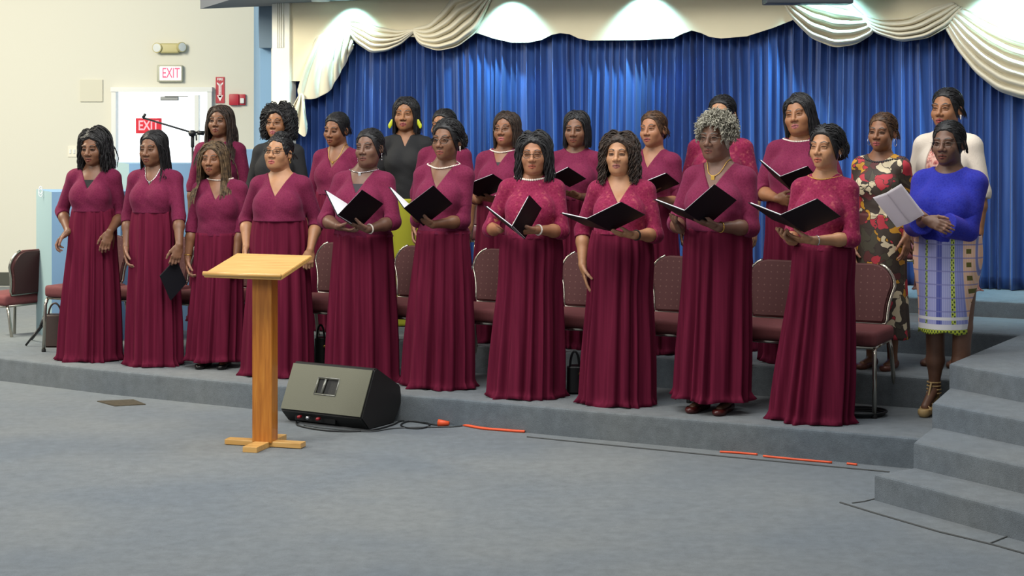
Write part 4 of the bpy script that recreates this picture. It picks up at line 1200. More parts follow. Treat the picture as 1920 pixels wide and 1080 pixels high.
    P = P + np.stack([P[:, 0], P[:, 1], 0 * wr], 1) / (np.hypot(P[:, 0], P[:, 1])[:, None] + 1e-6) * wr[:, None]
    P, Q = join([(P, Q)] + slv)
    link(gm.get('topname', 'bodice'), mesh_np('bodice', P * K, Q), top_mat, root)
    # skirt
    if gm.get('noskirt') is None:
        hipx = (.172 if garment else .158) + .050 * w; hipy = .116 + .042 * w
        ry_w = .101 + .055 * w + .012; rx_w = .122 + .068 * w + .012
        zt = zw + .002; zb = gm.get('hem', skirt_z)
        # match the bodice at the waist
        for dirx in (0, 1):
            rr = np.linspace(.06, .30, 121); PP = np.zeros((121, 3)); PP[:, 2] = zw; PP[:, 1] = -.0
            PP[:, 0 if dirx == 0 else 1] = rr if dirx == 0 else -rr
            D_ = Field(); torso(D_, o - .002, .055, bust=1.0); dd_ = D_.at(PP); q = rr[np.nonzero(dd_ > 0)[0][0]] if (dd_ > 0).any() else .2
            if dirx == 0: rx_w = q
            else: ry_f = q
        PP = np.zeros((121, 3)); PP[:, 2] = zw; PP[:, 1] = rr; dd_ = D_.at(PP); ry_b = rr[np.nonzero(dd_ > 0)[0][0]]
        ry_w = (ry_f + ry_b) / 2; cyy = (ry_b - ry_f) / 2
        hw = (hemw / 2 / s / K) if hemw else .24
        yr = gm.get('yr', .158)
        hdx = 0.0
        if hemx is not None: hdx = loc(hemx, hem, 0.0)[0]
        Vs, Qs = skirt_mesh(rx_w + .001, ry_w + .001, zt, hw - .012, yr, zb, folds=gm.get('folds', folds), amp=gm.get('amp', .024), seed=seed, hips=(hipx, hipy, .90), cy=cyy * .7, flare=gm.get('flareh', .018), nz=46)
        tt_ = np.clip((zt - Vs[:, 2]) / (zt - zb), 0, 1); Vs[:, 0] += hdx * tt_ ** 1.2
        so_ = link('skirt', mesh_np('skirt', Vs * K, Qs), skirt_mat, root); md = so_.modifiers.new('thick', 'SOLIDIFY'); md.thickness = .003; md.offset = -1
    ctx = dict(fx=fx, torso=torso, root=root, K=K, loc=loc, B=B, H2P=H2P, arm=arm, F=F, s=s, g=g, Rz=Rz, headobj=headobj, w=w, hs=HS)
    for e in extras: e(ctx)
    return ctx


# ---- accessories (children of the person)
def glasses(mt=None, rx=.0225, rz=.017, th=.0016, rnd=1.0, dz=0.0):
    def go(c):
        m = MB(); K = c['K']
        def T(p): return Vector(c['H2P'](np.array(p)) * K)
        for s_ in (-1, 1):
            ring = []
            for k in range(28):
                a = 2 * PI * k / 28; ca, sa = math.cos(a), math.sin(a)
                ex = abs(ca) ** rnd * math.copysign(1, ca); ez = abs(sa) ** rnd * math.copysign(1, sa)
                x = s_ * .032 + rx * ex; ring.append(T((x, -.108 + .55 * x * x / .05 * .45, dz - .002 + rz * ez)))
            m.tube(ring, th * K, 6, closed=True)
            m.tube([T((s_ * (.032 + rx), -.100, dz + .004)), T((s_ * .073, -.075, dz + .004)), T((s_ * .081, -.01, dz + .004)), T((s_ * .082, .012, dz - .004))], th * .95 * K, 6)
        m.tube([T((-.0105, -.108, dz + .002)), T((0, -.110, dz + .005)), T((.0105, -.108, dz + .002))], th * K, 6)
        g = m.build('glasses', mt or FRAMEB, c['root'], smooth=True)
        m = MB()
        for s_ in (-1, 1):
            P = []
            for k in range(28):
                a = 2 * PI * k / 28; x = s_ * .032 + rx * math.cos(a) * .97; P.append(T((x, -.108 + .55 * x * x / .05 * .45, dz - .002 + rz * math.sin(a) * .97)))
            m.poly3(P, (0, .0012, 0))
        m.build('lens', LENS, g)
    return go


def necklace(kind='pearl', drop=.02, z=1.405, r=.0055, mt=None, pend=None, n=None):
    def go(c):
        K = c['K']; zf = lambda th: z - drop * (0.5 + 0.5 * math.cos(th)) ** 1.2
        n_ = n or 60; pts_ = rings_at(c['B'], zf, 200, lift=.004)
        P = np.array(pts_); seg = np.linalg.norm(np.diff(np.vstack([P, P[:1]]), axis=0), axis=1); L = seg.sum()
        m = MB()
        if kind == 'pearl':
            cnt = int(L / (r * 1.9)); cum = np.r_[0, np.cumsum(seg)]; PP = np.vstack([P, P[:1]])
            for k in range(cnt):
                t = L * k / cnt; p = [np.interp(t, cum, PP[:, i]) for i in range(3)]; m.ball([q * K for q in p], r * K, 8, 6)
            m.build('necklace', mt or PEARL, c['root'], smooth=True)
        else:
            m.tube([Vector(p) * K for p in pts_[::2]], r * K, 6, closed=True); nk = m.build('necklace', mt or GOLD, c['root'], smooth=True)
            if pend:
                p = Vector(pts_[0]) * K; q = MB(); q.box((p.x, p.y - .004, p.z - pend[1] / 2), (pend[0], .005, pend[1]), bev=.0015)
                q.build('pendant', mt or GOLD, nk)
    return go


def vneck_chain(z=1.30, r=.0016, mt=None, pend=(.012, .014)):
    """chain hanging into the neckline in a V"""
    def go(c):
        K = c['K']; zf = lambda th: 1.415 - (1.415 - z) * max(0, math.cos(th)) ** 3
        pts_ = rings_at(c['B'], zf, 120, lift=.004)
        m = MB(); m.tube([Vector(p) * K for p in pts_], r * K, 6, closed=True); nk = m.build('necklace', mt or GOLD, c['root'], smooth=True)
        p = Vector(pts_[0]) * K; q = MB(); q.box((p.x, p.y - .004, p.z - pend[1] * .4), (pend[0], .005, pend[1]), bev=.0015); q.build('pendant', mt or GOLD, nk)
    return go


def earrings(kind='drop', mt=None, L=.03, r=.004, both=True):
    def go(c):
        K = c['K']
        for s_ in (-1, 1):
            p = Vector(c['H2P'](np.array((s_ * (.100 if kind == 'leaf' else .085), .004 if kind != 'leaf' else -.02, -.036))) * K); m = MB()
            if kind == 'hoop': m.tube([p + Vector((0.0 + .0 * math.cos(a), L / 2 * math.sin(a), -L / 2 + L / 2 * math.cos(a))) for a in np.linspace(0, 2 * PI, 20, endpoint=False)], r * .4, 6, closed=True)
            elif kind == 'leaf':
                for q in range(3): m.ball(p + Vector(((q - 1) * .008 * s_, -.004, -L * (.35 + .3 * q))), r * 2.6, 10, 8, s=(.8, .4, 1.35))
            else:
                for q in range(3): m.ball(p + Vector((0, 0, -L * (.15 + .36 * q))), r * (1 - .15 * q), 8, 6, s=(1, 1, 1.35))
                m.tube([p, p + Vector((0, 0, -L))], .0008, 5)
            m.build('earring', mt or SILVER, c['root'], smooth=True)
    return go


def bracelet(side, mt=None, r=.031, th=.004, t=.93, nm='bracelet'):
    def go(c):
        S, E_, Wp, d, nrm, a = c['arm'][side]; K = c['K']; p = E_ + (Wp - E_) * t; u = _nrm(Wp - E_); a1 = _nrm(np.cross(u, (0.3, 1, .2))); a2 = np.cross(u, a1)
        rr = .0235 + .002 * c['w'] + (.036 - .0235 + .005 * c['w']) * (1 - t) / .65 + th * .55
        m = MB(); m.tube([Vector((p + (a1 * math.cos(q) + a2 * math.sin(q)) * rr) * K) for q in np.linspace(0, 2 * PI, 24, endpoint=False)], th * K, 8, closed=True)
        m.build(nm, mt or SILVER, c['root'], smooth=True)
    return go


def camisole(mt):
    """dark modesty panel low in the V neckline"""
    def go(c):
        K = c['K']; zb = c.get('cz', 1.262); m = MB()
        F = Field(); F.p = list(c['B'].p); 
        vs = []
        bm = m.bm; grid = []
        for j in range(5):
            z = 1.225 + (1.30 - 1.225) * j / 4; row = []
            for i in range(13):
                x = -.05 + .10 * i / 12; yy = np.linspace(-.30, .0, 151); PP = np.stack([np.full(151, x), yy, np.full(151, z)], 1); D = F.at(PP); q = yy[np.nonzero(D < .0045)[0][0]]
                row.append(bm.verts.new(Vector((x, q, z)) * K))
            grid.append(row)
        for j in range(4):
            for i in range(12): bm.faces.new((grid[j][i], grid[j][i + 1], grid[j + 1][i + 1], grid[j + 1][i]))
        o = m.build('camisole', mt, c['root'], smooth=True)
    return go


def shoes(mt, kind='flat'):
    def go(c):
        K = c['K']
        for s_ in (-1, 1):
            x0 = c['fx']; F = Field(); F.cone((x0 + s_ * .072, .045, .03), (x0 + s_ * .080, -.105, .022), .036, .033, .02); F.ell((x0 + s_ * .081, -.12, .018), (.036, .05, .026), .02)
            F.fn(lambda X, Yy, Z: -Z - 0.002, (-1, -1, -1), (1, 1, .1), 0, 'i')
            F.fn(lambda X, Yy, Z: Z - (.036 + .30 * np.maximum(0, Yy + .02)) + 0 * X, (-1, -1, -1), (1, 1, .2), .004, 'i')
            P, Q = F.mesh((-.28, -.22, -.02), (.28, .12, .09), .006); link('shoe', mesh_np('shoe', P * K, Q), mt, c['root'])
    return go
# ------------------------------------------------------------------ the choir
SK = dict(deep=srgb(108, 76, 60)[:3], dark=srgb(118, 80, 58)[:3], mid=srgb(132, 88, 62)[:3], warm=srgb(150, 102, 70)[:3], light=srgb(170, 122, 88)[:3], tan=srgb(158, 108, 78)[:3])
H_BLACK = hair_mat('hair_black', srgb(16, 15, 16), srgb(40, 38, 40), .42)
H_BROWN = hair_mat('hair_brown', srgb(28, 20, 16), srgb(62, 46, 36), .5)
H_LOCS = hair_mat('hair_locs', srgb(48, 36, 26), srgb(110, 88, 62), .6)
H_GRAY = hair_mat('hair_gray', srgb(104, 100, 90), srgb(176, 172, 156), .55)
H_CHEST = hair_mat('hair_chestnut', srgb(46, 30, 22), srgb(96, 68, 46), .45)
GF = 'women of the choir in long burgundy gowns, front row'; GB = 'women standing in the back row'
P = person


def down(x, y, ex, ey, fw=.06, tx=None, ty=None, **k):
    d = dict(w=(x, y, fw), e=(ex, ey, -.06))
    if tx: d['t'] = (tx, ty, fw + .03)
    k.setdefault('sp', .05); d.update(k); return d


# ---- front row, left to right
P(175, 678, 236, 22, (28, 8, 0), SK['dark'], ('wavylong', -.02), H_BLACK, 'leftmost person, burgundy gown, wavy black shoulder-length hair, both arms hanging', GF, seed=1,
  w=.30, dress='v', waist=391, hemw=124, hemx=168, headx=176, f=dict(closed=1, browz=-.002, nose=1.15),
  arms=dict(l=down(128, 434, 118, 392, .08, 98, 462, curl=.7, n=(1, .2, .3)), r=down(206, 434, 226, 392, .14, 194, 470, curl=.55, n=(-.2, 1, .1))),
  extras=(camisole(BLACKTOP), earrings('drop', PEARL, .02, .004)))
P(290, 687, 241, 24, (32, 5, 0), SK['dark'], ('braids', 0), H_BLACK, 'person in burgundy gown with thin black braids, lowered hand holding a closed folder', GF, seed=2,
  w=.38, dress='v2', waist=393, hemw=112, hemx=289, headx=286, f=dict(face=1.06, jaw=1.08, nose=1.1),
  arms=dict(l=down(237, 462, 240, 400, .06, 236, 492, curl=.6, n=(1, .3, .2)), r=down(336, 462, 348, 400, .20, 326, 498, curl=.8, n=(-.5, 1, 0))),
  extras=(vneck_chain(1.30, .0022, SILVER),))
P(412, 692, 263, 16, (20, 0, 0), SK['mid'], ('locslong', 0), H_LOCS, 'shortest front-row person in burgundy gown, long brown-blond locs and a short pearl necklace', GF, seed=3,
  w=.45, dress='v', waist=436, hemw=106, hemx=402, headx=399, f=dict(nose=1.1, closed=0), skirt_z=.055,
  arms=dict(l=down(351, 490, 352, 440, .06, 350, 520, curl=.75, n=(1, .3, .1)), r=down(443, 490, 462, 440, .10, 436, 520, curl=.7, n=(-.5, 1, .1))),
  extras=(necklace('pearl', .02, 1.40, .0045), bracelet(-1, GOLD, th=.003), shoes(mat('shoe_black', srgb(20, 18, 18), .35))))
P(526, 707, 249, 18, (26, -6, 3), SK['light'], 'topbun', H_BLACK, 'person in burgundy gown behind the lectern, dark-framed glasses, hair pinned on top', GF, seed=4,
  w=.85, dress='v', waist=408, hemw=136, hemx=520, headx=520, f=dict(face=1.08, jaw=1.15, nose=1.1, hairs=.98, lip=srgb(176, 92, 84)[:3]),
  arms=dict(l=down(462, 462, 462, 420, .05, 452, 500, curl=.5, n=(1, .3, 0)), r=down(582, 468, 594, 424, .08, 576, 512, curl=.9, n=(-.2, 1, 0))),
  extras=(glasses(FRAMEB, rz=.014, rnd=.6), earrings('hoop', GOLD, .03, .004)))
P(681, 717, 240, 22, (28, -2, -3), SK['deep'], 'slick', H_BLACK, 'person in burgundy gown with silver choker behind the floor monitor, holding an open folder', GF, seed=5,
  w=.8, dress='v', waist=438, hemw=146, hemx=678, headx=695, f=dict(nose=1.1, jaw=1.0),
  arms=dict(r=dict(w=(690, 430, .26), e=(746, 404, .0), t=(652, 420, .30), n=(.1, .4, 1), curl=.35, first=.2), l=dict(w=(634, 424, .22), e=(612, 392, .0), t=(672, 440, .28), n=(.3, .2, 1), curl=.3)),
  extras=(camisole(mat('grey_knit', srgb(52, 46, 52), .8)), necklace('chain', .03, 1.405, .003, SILVER, (.02, .03)), earrings('drop', SILVER, .05, .004), bracelet(1, PEARL, th=.005)))
P(831, 730, 222, 24, (28, 0, 0), SK['dark'], 'puff', H_BLACK, 'person in burgundy gown with dark round glasses, pearl necklace and hair drawn back', GF, seed=6,
  w=.25, dress='v', waist=432, hemw=146, hemx=822, headx=836, f=dict(face=.98, lip=srgb(140, 74, 62)[:3]),
  arms=dict(r=dict(w=(812, 421, .24), e=(876, 414, .0), t=(768, 404, .30), n=(.1, .4, 1), curl=.3), l=dict(w=(786, 388, .22), e=(784, 408, .0), t=(738, 350, .30), n=(-.2, -.2, -1), curl=.25)),
  extras=(glasses(FRAMEB), necklace('pearl', .045, 1.405, .0055), earrings('drop', PEARL, .03, .005)))
P(997, 748, 243, 6, (8, 2, 0), SK['tan'], ('wavylong', -.01), H_BLACK, 'person in burgundy lace gown, black glasses, wavy black hair and a thick white necklace', GF, seed=7,
  w=.6, dress='round', waist=440, hemw=147, hemx=986, headx=1001, f=dict(face=1.05, jaw=1.05), garment=dict(top=GOWN2),
  arms=dict(r=dict(w=(1006, 431, .25), e=(1062, 425, .02), t=(968, 438, .28), n=(.2, .5, 1), curl=.8), l=dict(w=(938, 430, .20), e=(922, 425, .0), t=(940, 396, .24), n=(.8, .5, 0), curl=.9)),
  extras=(glasses(FRAMEB), necklace('pearl', .03, 1.40, .0075), bracelet(1, PEARL, th=.006)))
P(1165, 762, 245, 10, (11, -2, 0), SK['light'], ('curlylong', 0), H_BROWN, 'person in burgundy gown with long curly brown hair, one arm hanging, one holding a folder', GF, seed=8,
  w=.6, dress='v', waist=432, hemw=143, hemx=1157, headx=1160, f=dict(closed=1, lip=srgb(150, 92, 84)[:3]), garment=dict(top=GOWN2),
  arms=dict(r=dict(w=(1190, 441, .24), e=(1232, 430, .0), t=(1145, 438, .27), n=(.1, .4, 1), curl=.5), l=down(1092, 496, 1093, 432, .04, 1101, 545, curl=.18, n=(1, .2, 0))),
  extras=(bracelet(1, FRAMEB, th=.005, nm='wristwatch'), earrings('drop', PEARL, .015, .003)))
P(1348, 776, 207, 22, (26, 0, 0), SK['deep'], 'graycurl', H_GRAY, 'person with short curly grey hair and thin glasses in a burgundy gown, gold pendant', GF, seed=9,
  w=.75, dress='v', waist=425, hemw=148, hemx=1336, headx=1340, f=dict(jaw=1.1, nose=1.15, browcol=(.03, .025, .02)), skirt_z=.075, depth=.08,
  arms=dict(r=dict(w=(1347, 426, .24), e=(1412, 416, .0), t=(1298, 412, .30), n=(.1, .4, 1), curl=.3, first=.1), l=dict(w=(1276, 430, .24), e=(1270, 410, .0), t=(1254, 400, .34), n=(.6, .3, .7), curl=.8)),
  extras=(glasses(FRAMEW, th=.001), vneck_chain(1.325, .002, GOLD, (.022, .026)), bracelet(1, GOLD, th=.003), shoes(mat('shoe_maroon', srgb(70, 24, 22), .3))))
P(1545, 797, 236, 22, (28, -3, 0), SK['light'], 'puff', H_BLACK, 'rightmost front-row person in a burgundy lace-yoke gown, hair in a low dark puff', GF, seed=10,
  w=.15, dress='round', waist=462, hemw=160, hemx=1518, headx=1546, f=dict(nose=.92, lips=1.0, face=.95, neck=.012), garment=dict(top=GOWN2),
  arms=dict(r=dict(w=(1527, 451, .22), e=(1602, 432, .02), t=(1480, 449, .26), n=(.1, .5, 1), curl=.5), l=dict(w=(1488, 452, .22), e=(1486, 430, .0), t=(1460, 440, .32), n=(.6, .3, .7), curl=.7)),
  extras=(necklace('pearl', .035, 1.405, .003, GOLD), earrings('drop', SILVER, .016, .003), bracelet(1, SILVER, th=.003)))

# ---- the guest in blue at the right of the front row
PRINT, N_, L_, b_ = nodes('kente_print')
tc_ = N_.new('ShaderNodeTexCoord'); sx_ = N_.new('ShaderNodeSeparateXYZ'); L_.new(tc_.outputs['Object'], sx_.inputs[0])


def mth(N, L, op, a, b=None, c=None):
    n = N.new('ShaderNodeMath'); n.operation = op
    for i, v in enumerate((a, b, c)):
        if v is None: continue
        if isinstance(v, (int, float)): n.inputs[i].default_value = v
        else: L.new(v, n.inputs[i])
    return n.outputs[0]


def mixc(N, L, fac, a, b):
    n = N.new('ShaderNodeMix'); n.data_type = 'RGBA'
    if isinstance(fac, (int, float)): n.inputs[0].default_value = fac
    else: L.new(fac, n.inputs[0])
    for i, v in ((6, a), (7, b)):
        if isinstance(v, tuple): n.inputs[i].default_value = v
        else: L.new(v, n.inputs[i])
    return n.outputs[2]


xs, zs = sx_.outputs[0], sx_.outputs[2]
# stripes across the width: pale violet ground, deep blue bar, lime chains, peach squares to the right and left
rs = ramp(N_, [(0.0, srgb(228, 178, 148)), (0.18, srgb(128, 132, 190)), (0.30, srgb(150, 172, 60)), (0.335, srgb(150, 152, 206)), (0.46, srgb(34, 50, 150)), (0.53, srgb(146, 150, 200)),
               (0.64, srgb(176, 190, 50)), (0.685, srgb(130, 136, 200)), (0.78, srgb(232, 184, 150)), (0.90, srgb(120, 124, 180)), (0.92, srgb(228, 178, 148))], 'CONSTANT')
u_ = mth(N_, L_, 'MULTIPLY_ADD', xs, 2.35, 0.49); L_.new(u_, rs.inputs[0])
fine = mth(N_, L_, 'SINE', mth(N_, L_, 'MULTIPLY', xs, 620.0)); f1 = mth(N_, L_, 'MULTIPLY_ADD', fine, 0.10, 0.10)
col = mixc(N_, L_, f1, rs.outputs[0], srgb(222, 222, 236))
ck = mth(N_, L_, 'MULTIPLY', mth(N_, L_, 'SINE', mth(N_, L_, 'MULTIPLY', zs, 230.0)), mth(N_, L_, 'SINE', mth(N_, L_, 'MULTIPLY', xs, 380.0)))
inlime = mth(N_, L_, 'ADD', mth(N_, L_, 'MULTIPLY', mth(N_, L_, 'GREATER_THAN', u_, .30), mth(N_, L_, 'LESS_THAN', u_, .335)), mth(N_, L_, 'MULTIPLY', mth(N_, L_, 'GREATER_THAN', u_, .64), mth(N_, L_, 'LESS_THAN', u_, .685)))
col = mixc(N_, L_, mth(N_, L_, 'MULTIPLY', inlime, mth(N_, L_, 'GREATER_THAN', ck, .25)), col, srgb(60, 78, 30))
cell = mth(N_, L_, 'FRACT', mth(N_, L_, 'MULTIPLY', zs, 13.5)); line = mth(N_, L_, 'LESS_THAN', cell, 0.10)
col = mixc(N_, L_, mth(N_, L_, 'MULTIPLY', line, 0.75), col, srgb(120, 120, 176))
# green motif in the peach squares
inp = mth(N_, L_, 'MULTIPLY', mth(N_, L_, 'GREATER_THAN', u_, .815), mth(N_, L_, 'LESS_THAN', u_, .865)); cz_ = mth(N_, L_, 'MULTIPLY', mth(N_, L_, 'GREATER_THAN', cell, .38), mth(N_, L_, 'LESS_THAN', cell, .74))
col = mixc(N_, L_, mth(N_, L_, 'MULTIPLY', inp, cz_), col, srgb(96, 92, 34))
inp = mth(N_, L_, 'LESS_THAN', mth(N_, L_, 'ABSOLUTE', mth(N_, L_, 'SUBTRACT', u_, .06)), .03)
col = mixc(N_, L_, mth(N_, L_, 'MULTIPLY', inp, cz_), col, srgb(96, 92, 34))
# border bands at the hem
hb = mth(N_, L_, 'MULTIPLY', mth(N_, L_, 'LESS_THAN', zs, 0.525), mth(N_, L_, 'GREATER_THAN', zs, 0.495)); col = mixc(N_, L_, hb, col, srgb(216, 214, 218))
hb = mth(N_, L_, 'MULTIPLY', mth(N_, L_, 'LESS_THAN', zs, 0.565), mth(N_, L_, 'GREATER_THAN', zs, 0.548)); col = mixc(N_, L_, hb, col, srgb(216, 214, 218))
hb = mth(N_, L_, 'LESS_THAN', zs, 0.495); col = mixc(N_, L_, hb, col, mixc(N_, L_, mth(N_, L_, 'GREATER_THAN', ck, .2), srgb(176, 188, 60), srgb(60, 74, 40)))
hb = mth(N_, L_, 'LESS_THAN', zs, 0.462); col = mixc(N_, L_, hb, col, srgb(190, 188, 206))
L_.new(col, b_.inputs['Base Color']); b_.inputs['Roughness'].default_value = .8
BLUETOP = lace('blue_lace', srgb(36, 42, 150), srgb(42, 50, 160), srgb(62, 54, 128), 60, .3)


def heels(mt):
    """open strappy platform sandals"""
    def go(c):
        K = c['K']
        for s_ in (-1, 1):
            F = Field(); x = s_ * .076 + c['fx']
            F.cone((x, -.135, .030), (x, -.075, .032), .034, .032, .01); F.cone((x, -.075, .045), (x, .035, .098), .026, .026, .015)
            F.fn(lambda X, Yy, Z: np.maximum(-Z, Z - (.046 + np.clip(Yy + .085, 0, .2) * .50)), (-1, -1, -1), (1, 1, 1), .003, 'i')
            F.cone((x, .046, .004), (x, .040, .100), .0085, .020, .008)
            for (y0_, z0_, y1_, z1_, r_) in ((-.125, .062, -.095, .075, .033), (-.080, .085, -.055, .098, .032), (.012, .118, .03, .122, .040), (.010, .138, .030, .142, .039), (.010, .158, .030, .162, .038), (.010, .178, .030, .182, .037)):
                for k in range(10):
                    a0, a1 = 2 * PI * k / 10, 2 * PI * (k + 1) / 10
                    if z0_ < .11 and (math.sin(a0) < -.45): continue
                    yc = (y0_ + y1_) / 2
                    if z0_ < .11: p_ = (x + r_ * math.cos(a0), yc, .038 + (z0_ - .038) * max(0, math.sin(a0)) * 1.0); q_ = (x + r_ * math.cos(a1), yc, .038 + (z0_ - .038) * max(0, math.sin(a1)))
                    else: p_ = (x + r_ * math.cos(a0), yc + r_ * math.sin(a0), z0_); q_ = (x + r_ * math.cos(a1), yc + r_ * math.sin(a1), z0_)
                    F.cone(p_, q_, .0045, .0045, .002)
            F.cone((x, .055, .10), (x, .058, .18), .007, .006, .004); F.cone((x, -.075, .09), (x, -.022, .175), .006, .006, .003)
            Pv, Q = F.mesh((x - .07, -.19, -.01), (x + .07, .10, .20), .0035); link('shoe', mesh_np('shoe', Pv * K, Q), mt, c['root'])
    return go


P(1779, 779, 225, 20, (20, 0, 0), SK['deep'], 'slick', H_BLACK, 'person in royal blue blouse and patterned pencil skirt holding white papers beside the stairs', 'women not in gowns', seed=11,
  w=.5, dress='scoop', neckz=1.365, waist=440, headx=1776, f=dict(nose=1.1, face=.98), heel=.105, depth=.0,
  garment=dict(top=BLUETOP, topname='blouse', skirt=PRINT, sleeve=.62, so=.018, flare=1.3, o=.018, bottom=.985, hem=.475, folds=6, amp=.002, flareh=0, yr=.155), hemw=104, hemx=1772,
  arms=dict(r=dict(w=(1752, 416, .27), e=(1822, 428, .05), t=(1712, 408, .31), n=(.1, .6, 1), curl=.45, sp=.04, hs=.95), l=dict(w=(1737, 412, .31), e=(1712, 425, .10), t=(1775, 428, .34), n=(.1, 1, -.3), curl=.45, sp=.02, hs=.92)),
  extras=(heels(mat('sandal_tan', srgb(178, 148, 100), .5)), glasses(FRAMEW, th=.0009, rz=.014)))

# ---- back row: depth of the row at each column
BR = gp(1775, 701, Z2) + N2 * .08


def brY(px, k=0.0):
    q = (px - CX) / FPX; o = BR + N2 * k
    t = (q * o.y - o.x) / (E2.x - q * E2.y); return (o + E2 * t).y


def back(px, top, *a, k=0.0, z0=Z2, **kw): return P(px, 0, top, *a, z0=z0, Y=brY(px, k), **kw)


back(412, 195, 18, (20, -4, 0), SK['dark'], ('locslong', 0), H_BROWN, 'back-row person in burgundy gown with dark chest-length twists, right of the exit door', GB, seed=21, w=.35, dress='round', f=dict(closed=1), k=.1, hemw=120)
back(521, 194, 22, (24, -3, 0), SK['warm'], ('curlybob', .0), H_BLACK, 'person in a black long-sleeved top with glasses and a wide dark curly bob', 'women not in gowns', seed=22, w=.4, dress='high', k=.1, hemw=120,
     garment=dict(top=BLACKTOP, skirt=BLACKTOP, sleeve=.9, topname='top'), extras=(glasses(FRAMEW, th=.0012, rz=.015),), f=dict(lip=srgb(170, 96, 96)[:3]))
back(634, 209, 26, (32, 8, 4), SK['mid'], 'slick', H_BLACK, 'back-row person in burgundy V-neck gown with thin gold chain, head bowed, hair slicked back', GB, seed=23, w=.5, dress='v', hemw=130, headx=630,
     f=dict(closed=1, nose=1.1, face=1.03), extras=(vneck_chain(1.285, .0018, GOLD),))
back(762, 179, 8, (12, -2, 0), SK['warm'], ('bob', 0), H_BLACK, 'person in a black collared shirt and yellow skirt with large yellow earrings', 'women not in gowns', seed=24, w=.3, dress='shirt', k=.5, hemw=118, waist=372, headx=760,
     garment=dict(top=BLACKTOP, skirt=mat('yellow_cloth', srgb(172, 170, 40), .8), sleeve=.9, topname='shirt', folds=9, amp=.008), extras=(earrings('leaf', mat('earring_yellow', srgb(196, 204, 40), .4), .045, .006),), f=dict(lip=srgb(150, 74, 70)[:3]))
back(833, 203, 20, (26, 0, 0), SK['warm'], 'slick', H_BLACK, 'back-row person in burgundy gown mostly hidden behind the one with dark round glasses', GB, seed=25, w=.45, dress='round', hemw=120, k=.2, headx=830)
back(943, 206, 22, (24, -3, -2), SK['mid'], ('bob', .02), H_BROWN, 'back-row person in burgundy gown with brown bob, thin glasses and pearl necklace', GB, seed=26, w=.55, dress='v2', hemw=130, headx=947,
     f=dict(face=1.03, nose=1.1, lip=srgb(170, 92, 88)[:3]), arms=dict(r=dict(w=(928, 374, .22), e=(985, 376, .0), t=(896, 372, .26), n=(.1, .5, 1), curl=.5), l=dict(w=(898, 376, .2), e=(890, 380, 0), t=(905, 350, .24), n=(.5, .5, .5))),
     extras=(camisole(mat('grey_knit', srgb(52, 46, 52), .8)), glasses(FRAMEW, th=.001), necklace('pearl', .035, 1.405, .0055), bracelet(1, PEARL, th=.006)))
back(1079, 204, 12, (14, 3, 0), SK['dark'], ('bob', 0), H_BLACK, 'back-row person in round-neck burgundy gown with straight dark hair and small gold hoops', GB, seed=27, w=.35, dress='round', hemw=125, headx=1080,
     f=dict(closed=1, nose=1.1, hairs=.97), arms=dict(r=dict(w=(1085, 368, .22), e=(1122, 366, .0), t=(1055, 360, .26), n=(.1, .5, 1)), l=dict(w=(1052, 365, .2), e=(1038, 372, 0), t=(1060, 345, .24), n=(.5, .5, .5))), extras=(earrings('hoop', GOLD, .022, .003),))
back(1224, 207, 24, (28, -2, -4), SK['tan'], 'slick', H_CHEST, 'back-row person in burgundy V-neck gown, chestnut hair tied back', GB, seed=28, w=.35, dress='v2', hemw=125, headx=1222,
     f=dict(nose=.95, lip=srgb(150, 78, 70)[:3]), arms=dict(r=dict(w=(1236, 376, .2), e=(1268, 366, 0), t=(1212, 370, .24), n=(.1, .5, 1)), l=dict(w=(1212, 372, .2), e=(1190, 380, 0), t=(1225, 350, .24), n=(.5, .5, .5))))
back(1350, 177, 14, (18, 0, 0), SK['light'], 'slick', H_BLACK, 'back-row person in burgundy lace gown and maroon glasses behind the grey-haired one', GB, seed=29, w=.8, dress='round', hemw=140, k=.32, headx=1352,
     garment=dict(top=GOWN2), extras=(glasses(FRAMER, rz=.014, rnd=.6),))
back(1500, 173, 18, (20, -2, -8), SK['warm'], ('bob', -.035), H_BLACK, 'back-row person in burgundy gown, side-swept black hair, bead necklace, holding a black folder', GB, seed=30, w=.85, dress='round', hemw=150, headx=1496,
     f=dict(face=1.08, jaw=1.12, lip=srgb(170, 100, 100)[:3]), arms=dict(l=dict(w=(1457, 372, .22), e=(1424, 350, .02), t=(1486, 378, .26), n=(.3, 1, .2), curl=.5), r=dict(w=(1520, 372, .2), e=(1575, 360, 0), t=(1490, 368, .24), n=(.1, .5, 1))),
     extras=(necklace('pearl', .03, 1.40, .0055, PEARL),))

FLORAL, N_, L_, b_ = nodes('floral_print')
tc_ = N_.new('ShaderNodeTexCoord'); nn = N_.new('ShaderNodeTexNoise'); nn.inputs['Scale'].default_value = 9; nn.inputs['Detail'].default_value = 2; L_.new(tc_.outputs['Object'], nn.inputs['Vector'])
sc_ = N_.new('ShaderNodeVectorMath'); sc_.operation = 'SCALE'; sc_.inputs['Scale'].default_value = .22; L_.new(nn.outputs['Color'], sc_.inputs[0])
ad_ = N_.new('ShaderNodeVectorMath'); ad_.operation = 'ADD'; L_.new(tc_.outputs['Object'], ad_.inputs[0]); L_.new(sc_.outputs[0], ad_.inputs[1])
vo = N_.new('ShaderNodeTexVoronoi'); vo.inputs['Scale'].default_value = 16; L_.new(ad_.outputs[0], vo.inputs['Vector'])
ve = N_.new('ShaderNodeTexVoronoi'); ve.feature = 'DISTANCE_TO_EDGE'; ve.inputs['Scale'].default_value = 16; L_.new(ad_.outputs[0], ve.inputs['Vector'])
sp_ = N_.new('ShaderNodeSeparateColor'); L_.new(vo.outputs['Color'], sp_.inputs[0])
